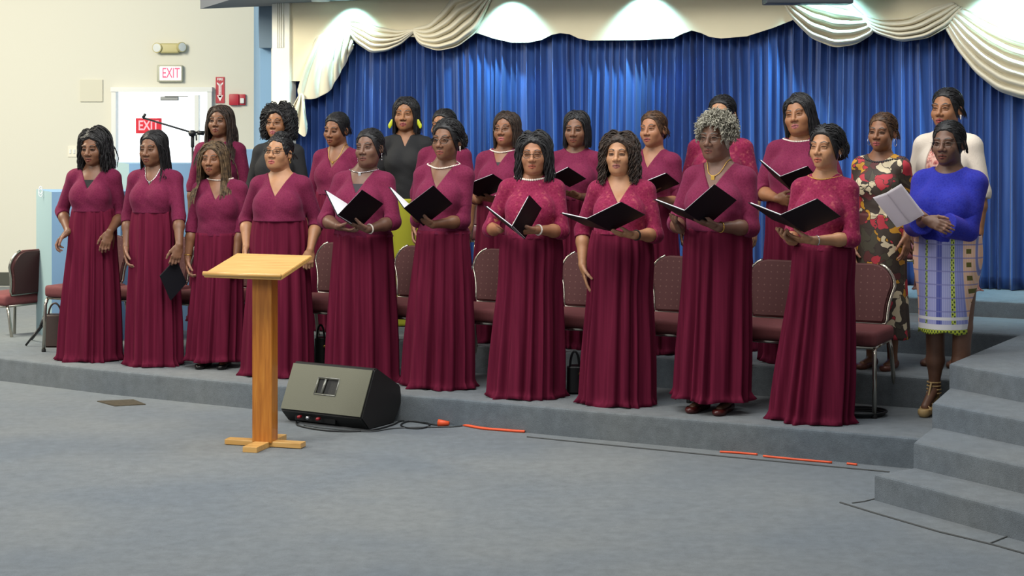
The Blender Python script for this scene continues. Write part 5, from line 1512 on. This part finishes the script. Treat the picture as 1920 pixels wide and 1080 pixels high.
rc = ramp(N_, [(0, srgb(60, 48, 40)), (.30, srgb(206, 190, 158)), (.50, srgb(90, 40, 40)), (.62, srgb(176, 44, 58)), (.74, srgb(70, 64, 50)), (.84, srgb(190, 136, 36)), (.95, srgb(214, 200, 170))], 'CONSTANT'); L_.new(sp_.outputs[0], rc.inputs[0])
ed = mth(N_, L_, 'LESS_THAN', ve.outputs['Distance'], .035); cc = mixc(N_, L_, ed, rc.outputs[0], srgb(52, 40, 34)); L_.new(cc, b_.inputs['Base Color']); b_.inputs['Roughness'].default_value = .7
back(1651, 208, 22, (22, 0, 2), SK['mid'], 'bun', H_CHEST, 'person in a brown, red and yellow floral dress with a chunky dark bead necklace', 'women not in gowns', seed=31, w=.15, dress='scoop', hemw=96, hemx=1660, headx=1652, k=-.02,
     f=dict(closed=1, lip=srgb(160, 84, 82)[:3], hairs=.97), garment=dict(top=FLORAL, skirt=FLORAL, sleeve=.6, hem=.20, folds=8, amp=.005, flareh=0, yr=.19), waist=400,
     arms=dict(r=dict(w=(1700, 440, .06), e=(1705, 385, -.04), t=(1700, 470, .08)), l=dict(w=(1600, 460, .06), e=(1600, 405, -.04), t=(1604, 492, .08), curl=.3)),
     extras=(necklace('pearl', .05, 1.39, .008, mat('bead_dark', srgb(40, 42, 48), .3)), earrings('hoop', SILVER, .045, .004), shoes(mat('shoe_brown', srgb(110, 62, 48), .4))))
PINKF = lace('pink_floral', srgb(196, 120, 112), srgb(222, 176, 160), srgb(120, 40, 50), 30, .8)
CARD = mat('cardigan_cream', srgb(226, 212, 196), .85, bump=.15, bscale=120)


def cardigan(c):
    K = c['K']; F = Field()
    c['torso'](F, .018, .06, bust=1.0)
    for s_, (S, E_, Wp, d, nrm, a) in c['arm'].items():
        F.cone(S, E_, .062, .056, .03); cu = E_ + (Wp - E_) * .15; u_ = _nrm(Wp - E_); F.cone(E_, cu + (Wp - E_) * .2, .056, .054, .02)
        F.fn(lambda X, Yy, Z, cu=cu, u_=u_: np.where((X - cu[0]) ** 2 + (Yy - cu[1]) ** 2 + (Z - cu[2]) ** 2 < .12 ** 2, (X - cu[0]) * u_[0] + (Yy - cu[1]) * u_[1] + (Z - cu[2]) * u_[2], -.05), cu - .12, cu + .12, 0, 'i')
    F.fn(lambda X, Yy, Z: np.maximum(np.abs(X) - .060 - .06 * np.clip(1.42 - Z, 0, 1), Yy + .0), (-.4, -.5, .7), (.4, .4, 1.6), .01, 's')
    F.fn(lambda X, Yy, Z: np.sqrt(X ** 2 + (Yy - .015) ** 2) - .068, (-.2, -.2, 1.36), (.2, .2, 1.6), .006, 's')
    F.fn(lambda X, Yy, Z: np.maximum(Z - 1.415, .93 - Z), (-.5, -.5, .8), (.5, .5, 1.7), 0, 'i')
    Pv, Q = F.mesh((-.5, -.42, .88), (.5, .34, 1.46), .006); link('cardigan', mesh_np('cardigan', Pv * K, Q), CARD, c['root'])


back(1776, 162, 22, (24, -2, 0), SK['warm'], 'bun', H_BLACK, 'person in a cream cardigan over a pink floral dress, behind the one in blue', 'women not in gowns', seed=32, w=.3, k=.30, dress='v2', hemw=128, headx=1772,
     f=dict(lip=srgb(150, 70, 66)[:3], hairs=.97), garment=dict(top=PINKF, skirt=PINKF, sleeve=.05, hem=.45, folds=9, amp=.008), extras=(cardigan, earrings('drop', PEARL, .022, .006), shoes(mat('shoe_floral', srgb(96, 60, 40), .5))))
# ------------------------------------------------------------------ folders and papers
COVER = mat('cover_black', srgb(11, 11, 20), .62, spec=.3); PAPER = mat('paper', srgb(232, 232, 236), .7)
THINP, N_, L_, b_ = nodes('thin_paper')
tb_ = N_.new('ShaderNodeBsdfTranslucent'); tb_.inputs[0].default_value = srgb(240, 236, 238); df_ = N_.new('ShaderNodeBsdfDiffuse'); df_.inputs[0].default_value = srgb(238, 234, 236)
mxs = N_.new('ShaderNodeMixShader'); mxs.inputs[0].default_value = .72; L_.new(df_.outputs[0], mxs.inputs[1]); L_.new(tb_.outputs[0], mxs.inputs[2]); L_.new(mxs.outputs[0], N_['Material Output'].inputs[0])


def spine_solve(S1, S2, O1, L1, Y1, Ls=.30):
    """3-d points of an open folder from its pixels; S1 is the near end of the spine at depth Y1"""
    s = FPX / Y1
    a = np.array((S1[0], S1[1])); u = (np.array(S2, float) - a) / s; ln = math.hypot(*u)
    d2 = math.sqrt(max(.0004, Ls * Ls - ln * ln))
    P1 = np.array(pt(S1[0], S1[1], Y1)); P2 = np.array(pt(S2[0], S2[1], Y1 + d2))
    e = (P2 - P1) / np.linalg.norm(P2 - P1)

    def side(O, W=.235):
        k = np.array(((O[0] - CX) / FPX, 1, -(O[1] - HY) / FPX))     # ray with y=1
        cam_ = np.array((0, 0, CZ))
        # point on the ray perpendicular to the spine at P1
        t = (e @ (P1 - cam_)) / (e @ k); Q = cam_ + k * t
        v = Q - P1
        if np.linalg.norm(v) > .42 or np.linalg.norm(v) < .05 or abs(e @ k) < .12: Q = np.array(pt(O[0], O[1], Y1 - .02)); v = Q - P1; v -= e * (v @ e) * .5
        return v
    return P1, P2, side(O1), side(L1)


def slab(m, P1, e, v, n, th):
    a = [P1, P1 + e, P1 + e + v, P1 + v]; m.poly3([Vector(q) for q in a], Vector(n) * th)


def folder(S1, S2, O1, L1, Y1, label, group='open black folders held by the choir', cov=COVER, pap=PAPER, Ls=.30, name='choir_folder', cat='folder', pages=5):
    P1, P2, v, u = spine_solve(S1, S2, O1, L1, Y1, Ls)
    e = P2 - P1; c = P1 + e / 2
    r = empty(name, c, 0, label, cat, group)
    up = np.array((0, 0, 1.0))
    for w_, k in ((v, 0), (u, 1)):
        n = np.cross(e, w_); n /= np.linalg.norm(n)
        ins = v + u; n = n if n @ ins > 0 else -n       # towards the inside of the V
        m = MB(); slab(m, P1 - c, e, w_, n, .003); m.build('cover', cov, r)
        m = MB(); e_ = e * .94; w2 = w_ * .95; slab(m, P1 - c + e * .03 + n * .0045, e_, w2, n, .0045)
        m.build('pages', pap, r)
    return r


def dep(px, hem, fwd, yaw, z0=Z1, depth=.10):
    g = gp(px, hem, z0); g = g + Vector((g.x, g.y, 0)).normalized() * depth
    return g.y - fwd * math.cos(math.radians(yaw))


folder((632, 405), (673, 430), (679, 356), (608, 356), dep(681, 717, .53, 24), 'open black folder with white pages held by the singer with silver choker')
folder((757, 391), (794, 424), (813, 348), (728, 350), dep(831, 730, .50, 24), 'open black folder with bright pages held by the one in round glasses and pearls')
folder((960, 426), (984, 449), (993, 366), (908, 386), dep(997, 748, .50, 10), 'glossy black folder held upright by the one with the thick white necklace')
folder((1100, 411), (1146, 434), (1165, 379), (1050, 400), dep(1165, 762, .50, 18), 'open black folder resting on the forearm of the one with long curly brown hair')
folder((1283, 396), (1326, 424), (1340, 346), (1225, 374), dep(1348, 776, .52, 24), 'large open navy-black folder held by the grey-haired one')
folder((1463, 404), (1508, 436), (1533, 373), (1402, 380), dep(1545, 797, .50, 22), 'open black folder held by the rightmost gown wearer')
folder((866, 350), (902, 372), (925, 327), (850, 336), brY(943) - .46, 'black folder held in the back row by the one with the fringe bob')
folder((1034, 330), (1068, 351), (1066, 314), (1012, 318), brY(1079) - .47, 'black folder held in the back row by the one with straight tucked-back hair')
folder((1196, 347), (1222, 366), (1250, 325), (1180, 330), brY(1224) - .46, 'black folder held in the back row by the one with the chestnut ponytail')
folder((1462, 332), (1490, 364), (1515, 312), (1422, 299), brY(1500) - .50, 'tall black folder held in the back row by the one with side-swept hair')
folder((1662, 362), (1706, 418), (1690, 345), (1637, 371), dep(1779, 779, .50, 20, depth=.02), 'folded bundle of white papers held by the one in the royal blue blouse', None, THINP, THINP, .279, 'papers', 'papers')
# the closed folder hanging from a hand
Yc = dep(293, 687, .27, 24)
A_, B_, C_ = np.array(pt(299, 517, Yc)), np.array(pt(319, 563, Yc + .05)), np.array(pt(349, 530, Yc + .10)); D_ = A_ + C_ - B_; c_ = (A_ + C_) / 2
r = empty('choir_folder', c_, 0, 'closed navy-black folder hanging point-down from the hand of the one with thin braids', 'folder', 'open black folders held by the choir'); del r['group']
nn_ = np.cross(B_ - A_, D_ - A_); nn_ /= np.linalg.norm(nn_)
for k in range(2):
    m = MB(); m.poly3([Vector(q - c_ + nn_ * .010 * k) for q in (A_, B_, C_, D_)], Vector(nn_) * .003); m.build('cover', COVER, r)
m = MB(); m.poly3([Vector(c_ + (q - c_) * .95 - c_ + nn_ * .0035) for q in (A_, B_, C_, D_)], Vector(nn_) * .006); m.build('pages', PAPER, r)

# ------------------------------------------------------------------ banquet chairs
FAB, N_, L_, b_ = nodes('chair_fabric')
tc_ = N_.new('ShaderNodeTexCoord'); vo = N_.new('ShaderNodeTexVoronoi'); vo.inputs['Scale'].default_value = 26; vo.inputs['Randomness'].default_value = 0.0; mp_ = N_.new('ShaderNodeMapping'); mp_.inputs['Scale'].default_value = (1, 0, 1); mp_.inputs['Location'].default_value = (.02, .0, .02); L_.new(tc_.outputs['Object'], mp_.inputs[0]); L_.new(mp_.outputs[0], vo.inputs['Vector'])
rr_ = ramp(N_, [(0, srgb(122, 86, 80)), (.08, srgb(116, 80, 74)), (.13, srgb(88, 50, 50)), (1, srgb(88, 50, 50))]); L_.new(vo.outputs['Distance'], rr_.inputs[0]); L_.new(rr_.outputs[0], b_.inputs['Base Color']); b_.inputs['Roughness'].default_value = .8
SEATF = mat('seat_fabric', srgb(112, 56, 58), .8, noise=.08, nscale=60); CHROME = mat('chair_metal', srgb(190, 184, 172), .22, .95); FOOT = mat('foot_black', srgb(24, 24, 24), .6); BACKSH = mat('back_shell', srgb(58, 24, 24), .5)


def rounded(wt, wb, h, r, n=7, waist=0.0):
    """outline of the chair back, wider at the shoulders: list of (x, z)"""
    pts = []
    for k in range(n): a = PI / 2 * k / (n - 1); pts.append((wt - r + r * math.sin(a) * 1.0, h - r + r * math.cos(a)))
    for k in range(1, 8): t = k / 8; pts.append((wt + (wb - wt) * t - waist * math.sin(PI * t), (h - r) * (1 - t) + .0 * t))
    pts.append((wb - .01, .0))
    top = [(x, z + .016 * (1 - (x / wt) ** 2)) for x, z in pts]
    L = [(-x, z) for x, z in reversed(top)]
    return top + L


def build_chair(label):
    r = empty('banquet_chair', (0, 0, 0), 0, label, 'chair', 'burgundy banquet chairs behind the front row')
    # seat
    m = MB(); m.box((0, .012, .435), (.44, .39, .085), bev=.03, seg=3); m.build('seat', SEATF, r, angle=60)
    # backrest pad: slab in the x-z plane, leaning back
    out = rounded(.212, .175, .345, .12, waist=.012)
    R_ = Matrix.Rotation(math.radians(-9), 3, 'X')
    def tr(x, y, z): return R_ @ Vector((x, y, z)) + Vector((0, .205, .47))
    m = MB(); m.poly3([tr(x * .95, -.022, z * .97 + .006) for x, z in out], R_ @ Vector((0, .042, 0)))
    bmesh.ops.bevel(m.bm, geom=[e for e in m.bm.edges if len(e.link_faces) == 2 and e.calc_face_angle(0) > 1.0], offset=.010, segments=3, affect='EDGES')
    m.build('backrest', [FAB], r, angle=60)
    m = MB(); m.poly3([tr(x * .90, .021, z * .94 + .012) for x, z in out], R_ @ Vector((0, .008, 0))); m.build('back_panel', BACKSH, r, angle=60)
    m = MB(); m.tube([tr(x * 1.0, 0, z) for x, z in out[1:-1]], .0095, 8); m.build('back_frame', CHROME, r, smooth=True)
    m = MB(); m.tube([(-.205, -.155, .385), (.205, -.155, .385)], .010, 8); m.tube([(-.19, .19, .39), (.19, .19, .39)], .010, 8)
    for s_ in (-1, 1): m.tube([(s_ * .205, -.155, .385), (s_ * .19, .19, .39)], .010, 8)
    m.build('seat_frame', CHROME, r, smooth=True)
    for s_ in (-1, 1):
        m = MB(); m.tube([(s_ * .205, -.155, .385), (s_ * .208, -.175, .34), (s_ * .212, -.188, .02)], .0125, 10); g = m.build('leg', CHROME, r, smooth=True)
        m = MB(); m.lathe([(.015, 0), (.016, .012), (.0135, .022)], c=(s_ * .212, -.188, 0), n=12); m.build('foot', FOOT, g, angle=50)
        m = MB(); m.tube([(s_ * .190, .19, .40), (s_ * .196, .215, .34), (s_ * .205, .285, .02)], .0125, 10); g = m.build('leg', CHROME, r, smooth=True)
        m = MB(); m.lathe([(.015, 0), (.016, .012), (.0135, .022)], c=(s_ * .205, .287, 0), n=12); m.build('foot', FOOT, g, angle=50)
    return r


def copy_tree(o, parent=None):
    c = o.copy(); COL.objects.link(c); c.parent = parent
    for ch in o.children: copy_tree(ch, c)
    return c


ROWRZ = -math.radians(27.9)
FRr = gp(1622, 790, Z1) + (gp(1680, 765, Z1) - gp(1622, 790, Z1)) * .5          # mid side of the rightmost chair
CB = FRr - E2 * .21 + N2 * .05
CHX = [(1640, 'dotted burgundy banquet chair in full view between the rightmost gown and patterned skirt'), (1440, 'burgundy banquet chair between the two rightmost gowns'), (1252, 'burgundy banquet chair between the long-curled and the grey-haired singers'),
       (1078, 'burgundy banquet chair just left of the singer with long brown curls'), (908, 'burgundy banquet chair just left of the singer with the thick white necklace'), (756, 'burgundy banquet chair between the singers with silver choker and with pearls'),
       (603, 'burgundy banquet chair right of the lectern, above the floor monitor'), (400, 'burgundy banquet chair left of the shortest singer with long locs'), (280, 'burgundy banquet chair between the two leftmost gowns'), (118, 'burgundy banquet chair at the left end of the row, handbag beneath it')]
proto = None
for i, (px, lb) in enumerate(CHX):
    q = (px - CX) / FPX; t = (q * CB.y - CB.x) / (E2.x - q * E2.y); p = CB + E2 * t
    if i == 0: p = CB.copy()
    if i == 9: g_ = gp(83, 660, Z1); p = Vector((g_.x, g_.y, 0)) + E2 * .205 + N2 * .19
    o = build_chair(lb) if proto is None else copy_tree(proto)
    proto = proto or o
    o.location = (p.x, p.y, Z1); o.rotation_euler = (0, 0, ROWRZ); o['label'] = lb
# two chairs higher up, behind the back row
for (px, k, lb) in ((868, 1.62, 'burgundy banquet chair high on the upper tier, its chrome edge beside the fringe bob'), (1722, 1.36, 'burgundy banquet chair on the upper tier behind the patterned skirt')):
    q = (px - CX) / FPX; o_ = BR + N2 * k; t = (q * o_.y - o_.x) / (E2.x - q * E2.y); p = o_ + E2 * t
    o = copy_tree(proto); o.location = (p.x, p.y, Z3); o.rotation_euler = (0, 0, ROWRZ); o['label'] = lb; o['group'] = 'burgundy banquet chairs on the upper tier'
# chair on the hall floor at the far left, seen from behind its side
o = copy_tree(proto); p = pt(30, 655, 12.75); o.location = (pt(12, 655, 12.9).x, 12.98, 0); o.rotation_euler = (0, 0, math.radians(-122)); o['label'] = 'banquet chair turned sideways on the floor at the left edge, behind the blue half wall'; del o['group']

# ------------------------------------------------------------------ lectern
OAK, OAKT = wood(), wood_top()
b0 = gp(497, 836, 0)
lz = -math.radians(16)
lec = empty('lectern', (b0.x, b0.y, 0), lz, 'light oak lectern with a slanted top on a slim column and cross foot', 'lectern')
m = MB(); m.box((0, 0, .035 + .455), (.118, .085, .93), bev=.004)
m.build('column', OAK, lec)
m = MB(); m.box((0.0, 0, .0175), (.46, .07, .029), bev=.003); m.build('foot_rail', OAKT, lec)
m = MB(); m.box((0.0, 0, .0155), (.085, .40, .031), bev=.003); m.build('foot_rail', OAKT, lec)
# top: fitted to its four corners
cor = [(388, 511), (520, 519), (592, 479), (437, 475)]
Mi = (Matrix.Translation((b0.x, b0.y, 0)) @ Matrix.Rotation(lz, 4, 'Z')).inverted()
def fit_rect(cor, x0, wid, hei):
    """Gauss-Newton over centre, yaw, tilt, roll and size"""
    tgt = np.array(cor, float).ravel(); x = np.array(x0, float)
    def pts_of(x):
        R = np.array(Matrix.Rotation(x[3], 3, 'Z') @ Matrix.Rotation(x[4], 3, 'X')); w_, h_ = x[5], x[6]
        return np.array([x[:3] + R @ np.array(q) for q in ((-w_ / 2, -h_ / 2, 0), (w_ / 2, -h_ / 2, 0), (w_ / 2, h_ / 2, 0), (-w_ / 2, h_ / 2, 0))])
    pri = np.array(x0, float); wt = np.array((60, 60, 60, 8, 25, 90, 90.))
    def res(x): return np.r_[np.array([px_of(p) for p in pts_of(x)]).ravel() - tgt, (x - pri) * wt]
    for _ in range(40):
        r0 = res(x); J = np.stack([(res(x + np.eye(7)[i] * 1e-4) - r0) / 1e-4 for i in range(7)], 1); x = x - np.linalg.lstsq(J, r0, rcond=None)[0]
    return x, pts_of(x), np.abs(res(x)[:8]).max()
xf, tp, err = fit_rect(cor, (b0.x, b0.y, 1.01, lz, .30, .46, .40), .46, .40)
print('lectern fit', xf, err)
tn = np.cross(tp[1] - tp[0], tp[3] - tp[0]); tn /= np.linalg.norm(tn)
loc_ = [Mi @ Vector(p) for p in tp]; ln_ = Mi.to_3x3() @ Vector(tn)
m = MB(); m.poly3(loc_, -ln_ * .024); bmesh.ops.bevel(m.bm, geom=list(m.bm.edges), offset=.003, segments=2, affect='EDGES'); m.build('top_board', OAKT, lec)
ed_ = (loc_[1] - loc_[0]); m = MB(); m.tube([loc_[0] + ln_ * .000, loc_[1] + ln_ * .000], .013, 10); m.build('ledge', OAKT, lec, smooth=True)
# keep the column under the board
# ------------------------------------------------------------------ floor monitor
sp = [pt(557, 683, 9.85)]
yawm = -math.radians(31); wid = .60; w1 = gp(688, 807, 0); w0 = w1 - Vector((math.cos(yawm), math.sin(yawm), 0)) * wid / 2
mon = empty('stage_monitor', (w0.x, w0.y, 0), yawm, 'black wedge floor monitor with a grey back panel at the foot of the stage', 'speaker')
DARKP = mat('speaker_black', srgb(26, 26, 26), .55, bump=.15, bscale=250); GREYP = mat('speaker_panel', srgb(104, 104, 88), .45, bump=.1, bscale=250)
hw = wid / 2
# side profile in (y, z): y away from the camera
prof = [(0.02, .0), (-.055, .075), (.075, .345), (.10, .352), (.345, .215), (.36, .12), (.275, .0)]
m = MB(); bm = m.bm
A = [bm.verts.new((-hw, y, z)) for y, z in prof]; Bv = [bm.verts.new((hw, y, z)) for y, z in prof]; n = len(prof)
bm.faces.new(A); bm.faces.new(list(reversed(Bv)))
for i in range(n): bm.faces.new((A[(i + 1) % n], A[i], Bv[i], Bv[(i + 1) % n]))
bmesh.ops.recalc_face_normals(bm, faces=bm.faces); bmesh.ops.bevel(bm, geom=list(bm.edges), offset=.007, segments=2, affect='EDGES')
m.build('cabinet', DARKP, mon, angle=30)
# slanted rear panel
pn = Vector((0, -.270, .130)).normalized(); pu = Vector((0, .130, .270)).normalized(); pc = Vector((0, (-.055 + .075) / 2, (.075 + .345) / 2)) + pn * .004
def pp(x, v, o=0.0): return pc + Vector((x, 0, 0)) + pu * v + pn * o
def frame_panel(m, ow, oh, iw, ih, cx, cv, th):
    O = [pp(-ow, -oh), pp(ow, -oh), pp(ow, oh), pp(-ow, oh)]; I = [pp(cx - iw, cv - ih), pp(cx + iw, cv - ih), pp(cx + iw, cv + ih), pp(cx - iw, cv + ih)]
    for i in range(4):
        m.poly3([O[i], O[(i + 1) % 4], I[(i + 1) % 4], I[i]], pn * th)
m = MB(); frame_panel(m, hw - .006, .142, .072, .046, .0, .018, .006); m.build('rear_panel', GREYP, mon)
m = MB()
for k in range(4):
    a_, b2 = [(-.078, -.052), (.078, -.052), (.078, .052), (-.078, .052)][k], [(-.078, -.052), (.078, -.052), (.078, .052), (-.078, .052)][(k + 1) % 4]
    m.tube([pp(a_[0], a_[1] + .018, .006), pp(b2[0], b2[1] + .018, .006)], .004, 6)
m.tube([pp(-.026, -.028, .004), pp(-.020, .064, .004)], .008, 8)
m.build('handle', mat('handle_grey', srgb(130, 130, 124), .3, .5), mon, smooth=True)
m = MB(); m.box((-.06, -.022, .045), (.30, .012, .05)); o = m.build('jack_panel', mat('panel_dark', srgb(14, 14, 14), .4), mon); 
for k, xk in enumerate((-.15, -.085, -.01)):
    m = MB(); m.lathe([(.009, 0), (.009, .03)], c=(xk, -.045, .048), n=10, M=Matrix.Rotation(PI / 2, 4, 'X')); m.build('plug', mat('plug_red', srgb(150, 30, 40), .4) if k != 1 else SILVER, mon, smooth=True)
# ------------------------------------------------------------------ cables
CBL = mat('cable_black', srgb(24, 26, 28), .5); CBG = mat('cable_grey', srgb(60, 64, 66), .5); ORG = mat('cable_orange', srgb(226, 84, 40), .5)


def cable(name, pts, r, mt, label, cat='cable', z=None):
    P3 = [gp(x, y, r) for x, y in pts]; out = []
    for i in range(len(P3) - 1):
        p0_, p1_, p2_, p3_ = P3[max(0, i - 1)], P3[i], P3[i + 1], P3[min(len(P3) - 1, i + 2)]
        for k in range(8):
            t = k / 8; out.append(.5 * ((2 * p1_) + (p2_ - p0_) * t + (2 * p0_ - 5 * p1_ + 4 * p2_ - p3_) * t * t + (3 * p1_ - p0_ - 3 * p2_ + p3_) * t ** 3))
    out.append(P3[-1]); m = MB(); m.tube(out, r, 7); o = m.build(name, mt, smooth=True); tag(o, label, cat); return o


cable('power_cable', [(556, 790), (560, 798), (600, 806), (650, 809), (700, 806), (735, 797), (755, 789), (790, 791), (806, 797), (790, 803), (762, 802), (752, 796), (770, 790), (812, 796), (826, 796)], .005, CBL, 'thin black cable looping from the floor monitor to the orange cord')
cable('signal_cable', [(570, 797), (610, 803), (690, 809), (740, 803), (800, 801), (850, 800), (868, 798)], .004, CBG, 'thin grey cable lying on the carpet right of the floor monitor')
cable('extension_cord', [(836, 793), (870, 797), (905, 803), (940, 806), (965, 808), (984, 809)], .008, ORG, 'thick orange extension cord at the foot of the stage', 'cord')
m = MB(); a = gp(822, 793, .018); b2 = gp(842, 794, .018); m.tube([a, a * .6 + b2 * .4, b2], [.022, .019, .012], 10); tag(m.build('cord_socket', ORG, smooth=True), 'orange socket end of the extension cord beside the floor monitor', 'cord end')
cable('extension_cord', [(1350, 847), (1385, 849), (1420, 852)], .006, ORG, 'short left stretch of orange cord tucked under the stage riser', 'cord')
cable('extension_cord', [(1431, 855), (1480, 860), (1560, 867)], .006, ORG, 'middle stretch of orange cord tucked under the stage riser', 'cord')
cable('extension_cord', [(1588, 869), (1607, 871)], .006, ORG, 'last short end of orange cord near the stairs', 'cord')
cable('loose_string', [(976, 808), (982, 800), (992, 797), (990, 803), (982, 810)], .0025, mat('string_pale', srgb(170, 172, 166), .6), 'pale loose string at the end of the orange cord', 'string')
# floor plate
c_ = [gp(182, 752, .004), gp(250, 749, .004), gp(273, 758, .004), gp(215, 761, .004)]
m = MB(); m.poly3([Vector((q.x, q.y, 0)) for q in c_], (0, 0, .006)); tag(m.build('floor_plate', mat('plate_brown', srgb(96, 88, 72), .5, .4, noise=.25, nscale=40)), 'brown metal floor box cover set in the carpet at lower left', 'floor box')

# ------------------------------------------------------------------ microphone stand with boom
Ym = 12.95; BLK = mat('stand_black', srgb(22, 24, 26), .45)
pj = pt(361, 250, Ym); pb = pt(361, 420, Ym)
ms = empty('microphone_stand', (pj.x, Ym, 0), 0, 'black boom microphone stand in front of the bright door', 'microphone stand')
m = MB(); m.tube([(0, 0, .02), (0, 0, 1.0)], .013, 10); m.tube([(0, 0, 1.0), (0, 0, pj.z)], .009, 10); m.build('pole', BLK, ms, smooth=True)
m = MB(); m.lathe([(.14, 0), (.14, .012), (.03, .03), (.016, .05)], n=28); m.build('base', BLK, ms, angle=40)
bt = pt(268, 221, Ym - .10); bs = pt(383, 247, Ym + .03)
m = MB(); m.tube([Vector((bt.x - pj.x, -.10, bt.z)), Vector((0, 0, pj.z + .005)), Vector((bs.x - pj.x, .03, bs.z))], .0075, 8); m.build('boom', BLK, ms, smooth=True)
m = MB(); m.lathe([(.026, -.03), (.026, .03)], c=(0, -.01, pj.z), n=14, M=Matrix.Rotation(PI / 2, 4, 'X')); m.tube([(.04, -.0, pj.z + .005), (.085, .02, pj.z - .0)], .018, 10); m.tube([(.03, -.01, pj.z - .01), (.035, -.02, pj.z - .055)], .006, 6); m.box((0, 0, pj.z - .06), (.026, .026, .10), bev=.006)
m.build('clutch', BLK, ms, smooth=True)
m = MB(); m.tube([Vector((bt.x - pj.x, -.10, bt.z)), Vector((bt.x - pj.x + .02, -.105, bt.z + .03))], .012, 8); m.build('clip', BLK, ms, smooth=True)
# ------------------------------------------------------------------ bags and the folded stand at the left
BAGM = mat('bag_brown', srgb(56, 36, 28), .45, noise=.1, nscale=30)


def handbag(px, py, w_, h_, d_, label, mt, rz=0, z0=Z1):
    g_ = gp(px, py, z0); r = empty('handbag', (g_.x, g_.y + d_ / 2, z0), rz, label, 'handbag')
    m = MB(); m.prism([(w_ / 2 * math.copysign(abs(math.cos(a)) ** .45, math.cos(a)), d_ / 2 * math.copysign(abs(math.sin(a)) ** .45, math.sin(a))) for a in np.linspace(0, 2 * PI, 28, endpoint=False)], 0, h_)
    for v in m.bm.verts:
        t = v.co.z / h_; k = 1 - .28 * t; v.co.y *= k; v.co.x *= 1 - .08 * t
    bmesh.ops.bevel(m.bm, geom=[e for e in m.bm.edges if e.calc_face_angle(0) > .9], offset=.012, segments=3, affect='EDGES')
    m.build('bag_body', mt, r, angle=50)
    m = MB(); m.tube([(w_ * .28 * math.cos(a), -d_ * .2, h_ * .92 + .10 * math.sin(a)) for a in np.linspace(0, PI, 16)], .007, 8); m.build('strap', mt, r, smooth=True)
    m = MB(); m.ball((w_ * .32, -d_ * .42, h_ * .72), .010, 10, 8); m.build('clasp', GOLD, r, smooth=True)
    return r


handbag(100, 652, .17, .24, .14, 'dark brown leather handbag on the stage at the left, under the end chair', BAGM)
handbag(600, 690, .09, .20, .12, 'black handbag with a gold clasp between the gowns, above the floor monitor', mat('bag_black', srgb(20, 26, 22), .35))
handbag(1078, 740, .10, .17, .12, 'small black bag on the stage left of the one with long curls', mat('bag_black2', srgb(18, 18, 20), .4))
# folded stand leaning at the left
m = MB(); a = gp(48, 650, Z1); b2 = pt(76, 612, a.y + .05); m.tube([a + Vector((0, 0, .008)), b2], .008, 8); c2 = gp(56, 640, Z1); m.tube([c2 + Vector((0, .05, .008)), b2 + Vector((0, .06, 0))], .008, 8)
m.tube([b2, b2 + Vector((.02, .04, .08))], .010, 8)
o = m.build('folded_stand', mat('stand_grey', srgb(48, 48, 48), .4, .4), smooth=True); tag(o, 'thin dark tripod legs of a folded stand beside the brown handbag', 'stand')
cable('coiled_cable', [(1602, 772), (1640, 774), (1652, 780), (1640, 787), (1604, 789)], .006, CBL, 'x', 'cable')
o = [q for q in COL.objects if q.name.startswith('coiled_cable')][0]; bpy.data.objects.remove(o)
g_ = gp(1612, 778, Z1); m = MB()
for k in range(3): m.tube([(g_.x + (.13 + .01 * k) * math.cos(a), g_.y + (.11 + .008 * k) * math.sin(a), Z1 + .007 + .009 * k) for a in np.linspace(0, 2 * PI, 36, endpoint=False)], .006, 6, closed=True)
tag(m.build('coiled_cable', CBL, smooth=True), 'coil of black cable under the rightmost empty chair', 'cable')
